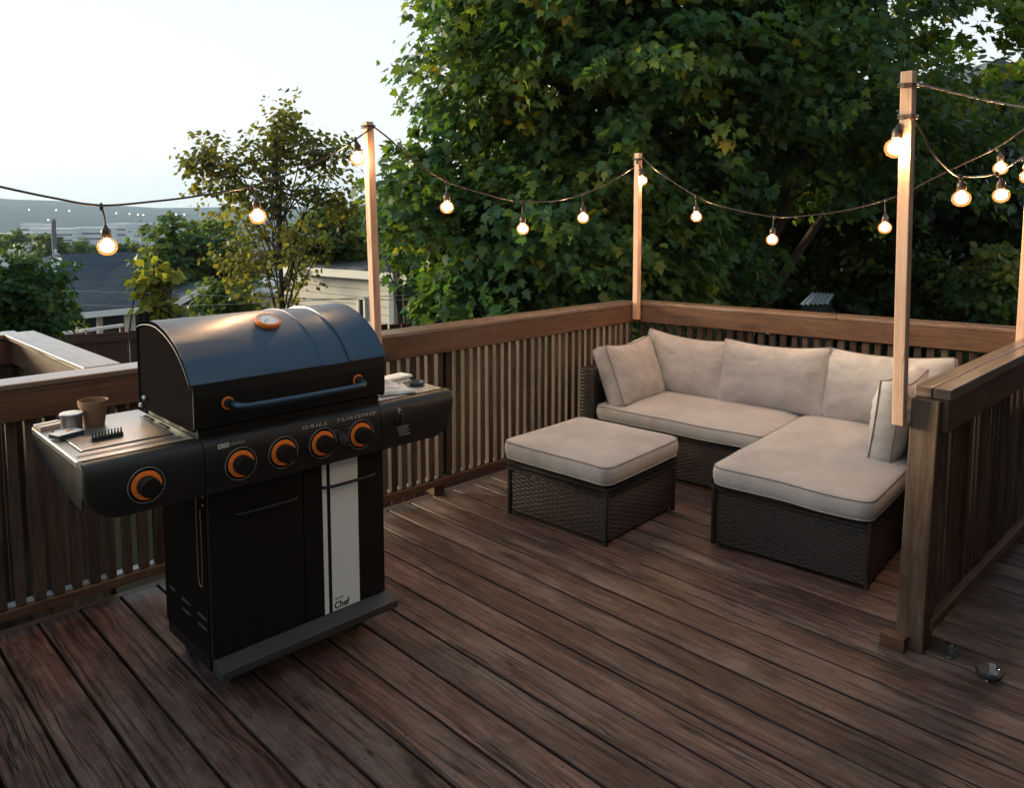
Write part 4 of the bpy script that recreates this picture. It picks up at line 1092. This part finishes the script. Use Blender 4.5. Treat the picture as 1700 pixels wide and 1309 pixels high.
def spray_leaves(C, O, per, rad, size, rng=RNG, up=.75, outw=.45, jit=.45, thick=.16, droop=.45, tint=None):
    ns = len(C); n_ = ns * per
    ax = O.copy(); ax[:, 2] = ax[:, 2] * .4 - .12; ax = unit(ax + rng.normal(size=ax.shape) * .3)
    sd_ = unit(np.cross(ax, np.array([0, 0, 1.0]) + rng.normal(size=ax.shape) * .25)); upv = np.cross(sd_, ax)
    rr = np.repeat(rad * rng.uniform(.6, 1.3, ns), per)
    a = rng.uniform(-1, 1, n_); b_ = rng.uniform(-1, 1, n_) * (1 - .5 * np.abs(a)); c = rng.normal(size=n_) * thick
    i = np.repeat(np.arange(ns), per)
    pos = C[i] + ax[i] * (a * rr)[:, None] + sd_[i] * (b_ * rr * .8)[:, None] + upv[i] * (c * rr)[:, None]
    pos[:, 2] -= droop * rr * (a * .5 + .5) ** 2 * .5
    nrm = np.array([0, 0, 1.0]) * up + O[i] * outw + rng.normal(size=(n_, 3)) * jit
    tip = ax[i] + sd_[i] * (b_ * .9)[:, None] + np.array([0, 0, -droop]) + rng.normal(size=(n_, 3)) * .35
    s = size * (.45 + .85 * rng.random(n_) ** .8)
    base = np.repeat(rng.random(ns), per)
    rnd = np.clip(base * .5 + rng.random(n_) * .5, 0, 1)
    return pos, nrm, tip, s, rnd
def limbs(b, base, fork, targets, r0, rtip=.006, jit=.12, rng=RNG, split=(.25, .8)):
    """tapered trunk from base to fork and one curved limb to each target"""
    base = Vector(base); fork = Vector(fork); nseg = 8; pts = []
    for k in range(nseg + 1):
        p = base.lerp(fork, k / nseg); p += Vector((rng.normal() * .03, rng.normal() * .03, 0)) * r0 * 8 * (1 if 0 < k < nseg else 0); pts.append(p)
    b.tube(pts, [r0 * (1.25 - .55 * min(1, k / nseg * 1.4)) if k else r0 * 1.6 for k in range(nseg + 1)], 10, r=.5)
    for tg in targets:
        tg = Vector(tg); f = rng.uniform(*split); s_ = base.lerp(fork, f); m_ = s_.lerp(tg, .5); L = (tg - s_).length
        m_ += Vector((rng.normal() * jit * L * .4, rng.normal() * jit * L * .4, L * .10)); q = spline([s_, m_, tg], 5)
        rb = max(rtip * 2, r0 * .35 * min(1, L / 3)); b.tube(q, [rb + (rtip - rb) * k / (len(q) - 1) for k in range(len(q))], 6, r=.5)
def tree(name, label, base, fork, ells, nspray, per, rad, size, tpl, mat, r0, nlimb=30, group=None, cat='tree', shell=.5, seed=1, weights=None, minz=None, limb_split=(.25, .8), **kw):
    rng = np.random.default_rng(seed); base = Vector(base)
    t = thing(name, label, cat, base, group)
    C, O = sample_sprays(ells, nspray, shell, minz, weights, rng)
    pos, nrm, tip, s, rnd = spray_leaves(C, O, per, rad, size, rng, **kw)
    leaf_object('crown', pos, nrm, tip, s, tpl, mat, rnd, t, base)
    b = MB(); limbs(b, Vector((0, 0, 0)), Vector(fork) - base, [Vector(C[k]) - base for k in rng.choice(len(C), min(nlimb, len(C)), replace=False)], r0, rng=rng, split=limb_split)
    b.build('trunk', M['bark'], t, smooth=True)
    return t
def zpx(y, d): return CAMH - (y - HOR) / FPX * d
def lpx(x, d): return (x - CXP) / FPX * d
def ellpx(x, y, d, rx, ry, rd): return (lpx(x, d), d, zpx(y, d), rx / FPX * d, rd, ry / FPX * d)

# big maple over the corner
G0 = -2.5
maple_e = [ellpx(935, 385, 8.2, 240, 150, 1.5), ellpx(1010, 110, 8.6, 330, 300, 1.9), ellpx(1330, 30, 9.0, 400, 270, 2.2), ellpx(1700, 10, 9.4, 420, 250, 2.2), ellpx(1250, 235, 10.0, 420, 165, 1.9), ellpx(1075, 430, 9.6, 190, 110, 1.3), ellpx(860, 30, 8.4, 170, 230, 1.4), (2.6, 9.8, 6.8, 3.4, 3.0, 1.5), ellpx(705, 335, 8.0, 52, 100, .8), ellpx(775, 500, 7.6, 55, 25, .5)]  # includes an unseen top lobe, added to shade the leaves below
tree('maple_tree', 'large dense maple tree spreading over the back corner of the deck', LD(2.9, 10.4, G0), LD(2.7, 9.8, 4.2), maple_e, 1650, 84, .40, .100, MAPLE, M['maple'], .22, 34, shell=.42, seed=4, weights=[3.2, 3.4, 1.8, .42, 1.7, 1.3, 1.4, 1.4, .42, .12])
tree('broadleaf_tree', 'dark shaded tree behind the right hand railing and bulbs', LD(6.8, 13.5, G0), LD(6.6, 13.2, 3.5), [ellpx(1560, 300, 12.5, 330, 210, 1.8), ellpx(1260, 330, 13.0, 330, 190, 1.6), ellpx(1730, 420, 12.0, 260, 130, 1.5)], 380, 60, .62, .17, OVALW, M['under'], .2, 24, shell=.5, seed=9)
# understory shrubs along the yard, right
for k, (x, y, d, rx, ry, sd_, lab) in enumerate(((1110, 480, 10.8, 110, 70, 31, 'dim shrub behind the back corner post'), (1290, 480, 11.2, 120, 75, 32, 'dim shrub left of the pale shed roof'), (1470, 470, 10.6, 120, 80, 33, 'dim shrub right of the pale shed roof'), (1640, 470, 10.2, 130, 80, 34, 'dim green shrub behind the post at the right'))):
    e = [ellpx(x, y, d, rx, ry, .8), ellpx(x + 20, y + 95, d, rx * .9, 90, .8)]
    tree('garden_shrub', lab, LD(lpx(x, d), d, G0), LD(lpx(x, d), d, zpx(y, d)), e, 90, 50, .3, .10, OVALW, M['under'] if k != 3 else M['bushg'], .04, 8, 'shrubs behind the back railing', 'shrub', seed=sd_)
# thin tree against the sky
thin_e = [ellpx(450, 330, 11, 95, 120, .9), ellpx(380, 290, 11, 65, 80, .6), ellpx(468, 235, 11, 45, 62, .5), ellpx(540, 255, 11, 55, 45, .5), ellpx(470, 430, 11, 100, 75, .8), ellpx(400, 430, 11, 60, 50, .6), ellpx(345, 270, 11, 35, 50, .4), ellpx(560, 330, 11, 60, 60, .5), ellpx(488, 200, 11, 18, 34, .3)]
tree('slender_tree', 'sparse slender tree silhouetted against the bright sky', LD(lpx(470, 11), 11, G0 - .2), LD(lpx(462, 11), 11, zpx(205, 11)), thin_e, 300, 20, .25, .074, OVALW, M['thin'], .04, 46, limb_split=(.42, .93), shell=.6, seed=13, weights=[3, 2.2, 1.5, 1.2, 1.7, .9, .9, 1.7, .45])
tree('yellow_sapling', 'young yellow green sapling in front of the dark roofed house', LD(lpx(256, 7.6), 7.6, G0), LD(lpx(254, 7.6), 7.6, zpx(440, 7.6)), [ellpx(258, 460, 7.6, 30, 30, .16), ellpx(262, 505, 7.6, 32, 34, .16), ellpx(228, 470, 7.6, 14, 10, .08), ellpx(282, 466, 7.6, 14, 12, .08)], 36, 12, .11, .085, OVALW, M['yel'], .014, 20, shell=.7, seed=15)
sh = tree('flowering_shrub', 'dense dark green shrub with white blossoms at left edge', LD(lpx(30, 8.2), 8.2, G0), LD(lpx(25, 8.2), 8.2, zpx(470, 8.2)), [ellpx(25, 470, 8.2, 78, 70, .55), ellpx(40, 540, 8.2, 70, 60, .5), ellpx(-40, 500, 8.2, 80, 90, .5)], 190, 60, .17, .060, OVALW, M['lilac'], .05, 16, seed=17, cat='shrub', shell=.4)
rng = np.random.default_rng(3)
C, O = sample_sprays([ellpx(25, 435, 8.2, 75, 40, .5)], 26, .3, rng=rng); C = C[C[:, 2] > zpx(450, 8.2)]; O = O[:len(C)]
p_, n_, t_, s_, r_ = spray_leaves(C, O, 16, .05, .035, rng, thick=.5)
leaf_object('blossoms', p_, n_, t_, s_, OVALW, M['petal'], r_, sh, sh.location)
for (x, y, d, rx, ry, rd, ns, per, sz, mt, lab, sd_) in (
    (285, 420, 19, 42, 62, 1.0, 120, 46, .13, 'bushg', 'rounded green tree behind the dark roofed house', 41),
    (360, 430, 20, 65, 70, 1.2, 150, 46, .13, 'bushg', 'broad yellow green tree between the dark roof and the slender tree', 42),
    (560, 385, 14, 72, 62, 1.0, 150, 40, .10, 'bushg', 'soft yellow green tree just left of the grill post', 43),
    (672, 345, 12, 42, 55, .8, 120, 40, .10, 'bushg', 'green tree just right of the grill post', 44),
    (375, 495, 12.5, 48, 34, .5, 70, 40, .085, 'bushg', 'low yellowish bush above the left end of the grill lid', 45),
    (500, 492, 14.5, 40, 22, .5, 50, 36, .085, 'thin', 'low bush in front of the white sided house', 46)):
    tree('garden_tree', lab, LD(lpx(x, d), d, G0 - .6), LD(lpx(x, d), d, zpx(y, d)), [ellpx(x, y, d, rx, ry, rd), ellpx(x - rx * .4, y + ry * .5, d, rx * .7, ry * .6, rd * .8), ellpx(x + rx * .45, y + ry * .4, d, rx * .65, ry * .6, rd * .8)], ns, per, sz * 2.6, sz, OVALW, M[mt], .07, 14, 'trees among the neighbouring houses', seed=sd_, shell=.45)
for k, (x, y, d, rx, ry, lab) in enumerate(((75, 412, 70, 30, 22, 'small dark tree by the grey power pole'), (128, 415, 85, 34, 17, 'small dark tree below the white town blocks'), (215, 414, 90, 40, 14, 'low olive tree behind the dark roof ridge'), (20, 405, 80, 34, 24, 'dim tree beyond the flowering shrub'))):
    tree('distant_tree', lab, LD(lpx(x, d), d, zpx(y + ry * 2.6, d)), LD(lpx(x, d), d, zpx(y, d)), [ellpx(x, y, d, rx, ry, 1.6), ellpx(x + rx * .5, y + ry * .4, d, rx * .7, ry * .7, 1.4)], 60, 30, .7, .38, OVALW, M['bushg'], .12, 6, 'distant trees above the roof', seed=60 + k)

# ------------------------------------------------------------------ neighbouring buildings
def quad(b, a, c, d, e, uvs=None): b.face([a, c, d, e], uvs)
def slab(b, P, th, uvw=None):
    """P: list of top corners (world); thickness downward"""
    P = [Vector(p) for p in P]; Q = [p - Vector((0, 0, th)) for p in P]; n_ = len(P)
    ex = (P[1] - P[0]).normalized(); nn = (P[1] - P[0]).cross(P[2] - P[0]).normalized(); ey = nn.cross(ex)
    b.face(P, [((p - P[0]).dot(ex), (p - P[0]).dot(ey)) for p in P]); b.face(list(reversed(Q)))
    for k in range(n_): b.face([P[k], Q[k], Q[(k + 1) % n_], P[(k + 1) % n_]])
def rel(b, o): b.v = [(x - o.x, y - o.y, z - o.z) for (x, y, z) in b.v]; return b
def wallbox(name, corners, z0, z1, mat, t):
    """closed plan polygon (world xy) extruded z0..z1"""
    b = MB(); n_ = len(corners); P = [Vector((c.x, c.y, 0)) for c in corners]
    for k in range(n_):
        p, q = P[k], P[(k + 1) % n_]; L = (q - p).length
        b.face([p + UP * z0, q + UP * z0, q + UP * z1, p + UP * z1], [(0, 0), (L, 0), (L, z1 - z0), (0, z1 - z0)])
    b.face([p + UP * z1 for p in P])
    return rel(b, t.location).build(name, mat, t)
# dark roofed house, left
hA = thing('neighbour_house', 'low house with a dark slate hip roof and white porch posts, left of the grill', 'house', LD(lpx(170, 18), 18, G0))
rl, rr_ = at_d(88, 423, 20), at_d(247, 418, 20.5); el, er = at_d(30, 527, 16.2), at_d(232, 508, 16.6); hr = at_d(348, 469, 21); hb = at_d(285, 440, 24); hl = at_d(-60, 470, 21)
b = MB(); slab(b, [el, er, rr_, rl], .06); slab(b, [er, hr, rr_], .06); slab(b, [hr, hb, rl, rr_][:4], .06); slab(b, [hl, el, rl], .06)
roofA = rel(b, hA.location).build('roof', M['roof'], hA)
b = MB(); b.beam(el + Vector((0, 0, -.09)) - CF * .03, er + Vector((0, 0, -.09)) - CF * .03, .03, .13); b.beam(er + Vector((0, 0, -.09)) - CF * .03, hr + Vector((0, 0, -.09)) - CF * .03, .03, .13)
rel(b, hA.location).build('fascia', M['trim'], roofA)
c0, c1, c2, c3 = at_d(40, 500, 17.4), at_d(222, 500, 17.6), at_d(330, 500, 21.2), at_d(90, 500, 24)
wallbox('wall', [c0, c1, c2, c3], -4.0, min(er.z, el.z) - .12, M['housedark'], hA)
for x in (165, 211):
    p = at_d(x, 530, 16.7); b = MB(); b.beam((p.x, p.y, -3.2), (p.x, p.y, er.z - .09), .10, .10, (1, 0, 0)); rel(b, hA.location).build('porch_post', M['trimwarm'], hA)
p = at_d(221, 530, 16.9); b = MB(); b.beam((p.x, p.y, -3.2), (p.x, p.y, er.z - .16), .07, .05, RT); rel(b, hA.location).build('porch_post', M['trim'], hA)
# low gable at its right with light trim
b = MB(); slab(b, [at_d(282, 508, 17), at_d(348, 472, 17.5), at_d(352, 463, 19), at_d(288, 463, 19)], .05); rel(b, hA.location).build('roof', M['roof2'], hA)
b = MB(); b.beam(at_d(284, 510, 16.95), at_d(349, 474, 17.45), .12, .03, UP); rel(b, hA.location).build('rake_board', M['trim'], hA)
wallbox('gable_wall', [at_d(300, 520, 17.6), at_d(372, 520, 17.9), at_d(372, 520, 20), at_d(300, 520, 20)], -4, zpx(508, 17.6), M['houseblue'], hA)
p0 = at_d(362, 516, 17.4); 
b = MB(); 
for (xa, ya, xb, yb) in ((340, 507, 372, 504), (340, 507, 340, 530), (372, 504, 372, 530)): b.beam(at_d(xa, ya, 17.45), at_d(xb, yb, 17.45), .07, .05, FW)
rel(b, hA.location).build('window_frame', M['trim'], hA)
# its porch rail
pr = thing('porch_railing', 'white topped porch railing in front of the dark roofed house', 'railing', at_d(150, 560, 13.2))
b = MB(); b.beam(at_d(84, 557, 13), at_d(205, 540, 13.6), .09, .05, UP.cross(RT)); rel(b, pr.location).build('cap_board', M['trim'], pr)
b = MB()
for k in range(3):
    p = at_d(90 + k * 56, 556 - k * 8, 13.02 + k * .28); b.beam((p.x, p.y, -3.4), (p.x, p.y, p.z - .03), .07, .07, (1, 0, 0))
rel(b, pr.location).build('rail_posts', W['rail'], pr)
# red brown board fences
def fence(label, pts, z0):
    t = thing('board_fence', label, 'fence', pts[0]); b = MB()
    for p, q in zip(pts[:-1], pts[1:]):
        L = Vector((q.x - p.x, q.y - p.y, 0)).length; n_ = int(L / .15); ex = Vector((q.x - p.x, q.y - p.y, 0)).normalized()
        for k in range(n_):
            c = p.lerp(q, (k + .5) / n_); b.beam((c.x, c.y, z0), (c.x, c.y, c.z + random.uniform(-.012, .012)), .138, .018, ex)
    rel(b, t.location).build('boards', M['fence'], t)
    b = MB()
    for p, q in zip(pts[:-1], pts[1:]):
        for dz in (-.10, -.62, -1.3):
            off = -CF * .03; off.z = 0; b.beam(p + off + UP * dz, q + off + UP * dz, .07, .035, UP)
    rel(b, t.location).build('rails', M['fence'], t)
    return t
fence('red brown board fence below the porch, left of the grill', [at_d(60, 560, 11.5), at_d(250, 548, 12.2), at_d(480, 536, 13)], -3.0)
fence('red brown board fence beyond the railing, right of the grill post', [at_d(560, 545, 9.2), at_d(665, 536, 9.6), at_d(860, 522, 10.4)], -3.0)
# white sided house
hW = thing('neighbour_house', 'white sided house with a small dark window, behind the grill post', 'house', LD(lpx(640, 12.5), 12.5, G0))
cL, cC, cR = at_d(470, 500, 14.2), at_d(650, 500, 12.4), at_d(800, 500, 15.5); cB = cL + (cR - cC)
ez = zpx(464, 12.4)
b = MB(); 
wallbox('wall', [cL, cC, cB + (cC - cL) * .999 - (cC - cL) * .999, cB][0:1] + [cC, cC + (cR - cC), cL + (cR - cC)], -3.2, ez, M['housewhite'], hW)
# right wall's shade painted on as a sheet of darker siding
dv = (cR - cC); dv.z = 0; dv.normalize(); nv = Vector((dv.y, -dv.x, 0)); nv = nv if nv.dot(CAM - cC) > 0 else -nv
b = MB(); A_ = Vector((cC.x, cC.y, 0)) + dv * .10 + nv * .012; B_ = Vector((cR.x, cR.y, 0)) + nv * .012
b.face([A_ + UP * -3.2, B_ + UP * -3.2, B_ + UP * (ez - .01), A_ + UP * (ez - .01)]); rel(b, hW.location).build('side_shade', M['housedark'], hW)
b = MB(); b.beam((cC.x + nv.x * .02, cC.y + nv.y * .02, -3.2), (cC.x + nv.x * .02, cC.y + nv.y * .02, ez - .01), .09, .09, dv); rel(b, hW.location).build('corner_trim', M['trim'], hW)
uL = (cL - cC); uL.z = 0; uL.normalize(); nL = Vector((uL.y, -uL.x, 0)); nL = nL if nL.dot(CAM - cC) > 0 else -nL
cc = Vector((cC.x, cC.y, 0)); ov = .28
P0 = cc + nL * ov - uL * ov + UP * (ez + .17); P1 = cc + uL * 2.6 + nL * ov + UP * (ez + .17); P2 = cc + dv * 4.2 + nv * ov + UP * (ez + .17); P3 = cc + uL * 2.6 + dv * 4.2 + UP * (ez + .17); apex = (P0 + P1 + P2 + P3) / 4 + UP * .28
P0 = cc + nL * ov + nv * ov + UP * (ez + .17)
b = MB(); slab(b, [P1, P0, apex], .04); slab(b, [P0, P2, apex], .04); slab(b, [P2, P3, apex], .04); slab(b, [P3, P1, apex], .04); rf = rel(b, hW.location).build('roof', M['roof2'], hW)
b = MB(); b.beam(P1 - UP * .105, P0 - UP * .105, .13, .03, UP); b.beam(P0 - UP * .105, P2 - UP * .105, .13, .03, UP); rel(b, hW.location).build('fascia', M['trim'], rf)
def wpt(px, py):
    r = ray(px, py); k = (cc - CAM + nL * .0).dot(nL) / r.dot(nL); return CAM + r * k
w0, w1 = wpt(597, 495), wpt(608, 529)
b = MB(); a_ = Vector((w0.x, w0.y, w0.z)); c_ = Vector((w1.x, w1.y, w1.z)); hzv = Vector((c_.x - a_.x, c_.y - a_.y, 0)); 
for (p, q) in ((a_, a_ + hzv), (a_ + UP * (c_.z - a_.z), c_), (a_, a_ + UP * (c_.z - a_.z)), (a_ + hzv, c_)): b.beam(p + nL * .02, q + nL * .02, .05, .04, nL)
wf = rel(b, hW.location).build('window', M['trim'], hW)
b = MB(); b.face([a_ + nL * .012, a_ + hzv + nL * .012, c_ + nL * .012, a_ + UP * (c_.z - a_.z) + nL * .012]); rel(b, hW.location).build('pane', M['glass'], wf)
# pale garage glimpsed through the slender tree
gP = thing('garage', 'pale garage glimpsed through the slender tree', 'garage', LD(lpx(465, 19), 19, G0))
wallbox('wall', [at_d(425, 500, 19), at_d(520, 500, 18), at_d(545, 500, 22), at_d(440, 500, 23)], -5, zpx(486, 18.5), M['housewhite'], gP)
b = MB(); slab(b, [at_d(418, 486, 18.8), at_d(526, 484, 17.7), at_d(520, 470, 20.5), at_d(430, 471, 21)], .08); rel(b, gP.location).build('roof', M['tin_roof'], gP)
# gabled house behind the dark trees at right
hR = thing('neighbour_house', 'gabled house with pale siding hidden behind the dark trees at right', 'house', LD(lpx(1640, 16), 16, G0))
d0 = 16.0; ga, gl, gr = at_d(1640, 116, d0), at_d(1385, 330, d0), at_d(1900, 205, d0); bk = FW * 7
b = MB(); P = [Vector((gl.x, gl.y, -3)), Vector((gr.x, gr.y, -3)), gr, ga, gl]
b.face(P); b.face([p + bk for p in reversed(P)]); b.face([P[0] + bk, P[0], P[4], P[4] + bk]); b.face([P[1], P[1] + bk, P[2] + bk, P[2]])
rel(b, hR.location).build('wall', M['houseblue'], hR)
b = MB(); o_ = FW * .35
slab(b, [gl - o_ + UP * .05 - RT * .3, ga - o_ + UP * .15, ga + bk + UP * .15, gl + bk + UP * .05 - RT * .3], .1); slab(b, [ga - o_ + UP * .16, gr - o_ + UP * .06 + RT * .3, gr + bk + UP * .06 + RT * .3, ga + bk + UP * .16], .1)
rel(b, hR.location).build('roof', M['roof2'], hR)
# little shed with corrugated roof
sP = thing('garden_shed', 'small shed with a pale blue corrugated roof behind the back railing', 'shed', LD(lpx(1360, 9.9), 9.9, G0))
A_, B_, C_, D_ = at_d(1328, 505, 9.7), at_d(1376, 503, 9.7), at_d(1386, 488, 10.15), at_d(1348, 486, 10.15)
b = MB(); nn = 24; V = []
for j in range(2):
    for k in range(nn + 1):
        p = (A_ if j == 0 else D_).lerp(B_ if j == 0 else C_, k / nn); V.append(p + UP * (.012 * math.sin(k * 2 * PI * 6 / nn)))
V += [v - UP * .012 for v in V]; m_ = nn + 1
b.mesh(V, [(k, k + 1, m_ + k + 1, m_ + k) for k in range(nn)] + [(2 * m_ + k, 3 * m_ + k, 3 * m_ + k + 1, 2 * m_ + k + 1) for k in range(nn)] + [(k, 2 * m_ + k, 2 * m_ + k + 1, k + 1) for k in range(nn)])
rel(b, sP.location).build('roof', M['tin_roof'], sP, smooth=True, angle=60)
wallbox('wall', [A_ + FW * .05 + RT * .03, B_ + FW * .05 - RT * .03, C_ - RT * .03, D_ + RT * .03], -2.6, min(A_.z, B_.z) - .03, M['housedark'], sP)

# ------------------------------------------------------------------ pole, service wires
p = at_d(89, 366, 34); b = MB(); b.tube([Vector((0, 0, -8)), Vector((-.02, 0, -.5)), Vector((0, 0, 0))], [.14, .10, .095], 10)
b.lathe([(.04, 0), (.04, .06), (.015, .1)], Matrix.Translation((0.02, 0, 0)), 8)
o = b.build('power_pole', M['pole'], smooth=True, angle=40); o.location = p; tag(o, 'grey wooden power pole standing above the shrub at left', 'pole')
for lab, pts in (('upper of two thin service wires crossing in front of the dark roof', [(-80, 479), (100, 483), (240, 487), (420, 493), (560, 497), (760, 499)]), ('lower of two thin service wires crossing in front of the dark roof', [(-80, 500), (60, 504), (190, 508), (330, 507), (500, 500), (700, 488), (780, 480)])):
    q = [at_d(x, y, 9.5 + (x + 80) * .003) for (x, y) in pts]; b = MB(); b.tube([v - q[0] for v in spline(q, 6)], .0055, 5); o = b.build('service_wire', M['wire'], smooth=True); o.location = q[0]; tag(o, lab, 'wire', 'service wires')

# ------------------------------------------------------------------ the town across the valley
def block(x0, x1, yt, d, dep, label, mat='town', strips=2):
    a, c = at_d(x0, yt, d), at_d(x1, yt, d); yb = -44
    t = thing('town_building', label, 'building', Vector(((a.x + c.x) / 2, (a.y + c.y) / 2, yb)), 'pale buildings in the valley')
    b = MB(); e = FW * dep; P = [a, c, c + e, a + e]; P = [Vector((p.x, p.y, 0)) for p in P]; zt = a.z
    for k in range(4):
        p, q = P[k], P[(k + 1) % 4]; L = (q - p).length; b.face([p + UP * yb, q + UP * yb, q + UP * zt, p + UP * zt])
    rel(b, t.location).build('wall', M[mat], t)
    b = MB(); slab(b, [p + UP * (zt + .8) for p in P], .8); rel(b, t.location).build('roof', M['trim'], t)
    for s in range(strips):
        b = MB(); z0 = zt - 3.4 - s * 4.2; ex = (P[1] - P[0]); off = -FW * .12
        p, q = P[0] + ex * .06 + off, P[0] + ex * .94 + off; b.face([p + UP * (z0 - 1.5), q + UP * (z0 - 1.5), q + UP * z0, p + UP * z0]); rel(b, t.location).build('window_band', M['glass'], t)
block(34, 52, 373, 620, 14, 'narrow white tower block left of the power pole')
block(52, 78, 374, 640, 14, 'pale block beside the narrow white tower', strips=1)
block(48, 124, 381, 600, 20, 'long pale block behind the power pole')
block(125, 172, 379, 610, 20, 'mid height pale block behind the hanging bulb')
block(172, 210, 373, 640, 24, 'tallest pale block just right of the hanging bulb', strips=2)
block(222, 250, 373, 700, 24, 'grey block at the right of the town', 'town2', 1)
block(-10, 34, 389, 560, 20, 'low white building at the left picture edge', strips=1)
for k, (x, y, d) in enumerate(((48, 348, 1500), (93, 349, 1480), (115, 350, 1460), (193, 354, 1350), (215, 355, 1320), (229, 356, 1300), (238, 357, 1280), (292, 356, 1300), (306, 356, 1310), (80, 365, 900), (66, 376, 700), (210, 396, 500))):
    p = at_d(x, y, d); t = thing('street_lamp', 'tiny lit lamp on the far hillside across the valley', 'lamp', p, 'lamps on the far hillside')
    b = MB(); b.tube([Vector((0, 0, -12)), Vector((0, 0, 0))], .12, 6); b.build('lamp_post', M['pole'], t)
    b = MB(); r_ = .00065 * d; b.lathe([(.01, -r_), (r_ * .8, -r_ * .6), (r_, 0), (r_ * .8, r_ * .6), (.01, r_)], n=10); b.build('lamp_head', M['lamp'], t, smooth=True)

# ------------------------------------------------------------------ air
def haze(dens):
    b = MB(); s = 3300; z0, z1 = -60, 110
    V = [(-s, -s, z0), (s, -s, z0), (s, s, z0), (-s, s, z0), (-s, -s, z1), (s, -s, z1), (s, s, z1), (-s, s, z1)]
    b.mesh(V, [(3, 2, 1, 0), (4, 5, 6, 7), (0, 1, 5, 4), (1, 2, 6, 5), (2, 3, 7, 6), (3, 0, 4, 7)])
    m = bpy.data.materials.new('haze'); m.use_nodes = True; nt = m.node_tree; nt.nodes.clear(); out = nt.nodes.new('ShaderNodeOutputMaterial')
    v = nt.nodes.new('ShaderNodeVolumePrincipled'); v.inputs['Color'].default_value = (.55, .75, 1, 1); v.inputs['Density'].default_value = dens; v.inputs['Anisotropy'].default_value = .2
    nt.links.new(v.outputs[0], out.inputs['Volume'])
    o = b.build('haze', m); tag(o, kind='stuff')
haze(.00024)

# ------------------------------------------------------------------ render settings
vs = SC.view_settings; vs.view_transform = 'Standard'; vs.look = 'None'; vs.gamma = 1; vs.use_curve_mapping = False; vs.exposure = 1.2
SC.cycles.use_denoising = True
SC.cycles.max_bounces = 8; SC.cycles.diffuse_bounces = 3; SC.cycles.glossy_bounces = 3; SC.cycles.transmission_bounces = 6; SC.cycles.volume_bounces = 0
SC.cycles.sample_clamp_indirect = 4
SC.cycles.use_light_tree = True
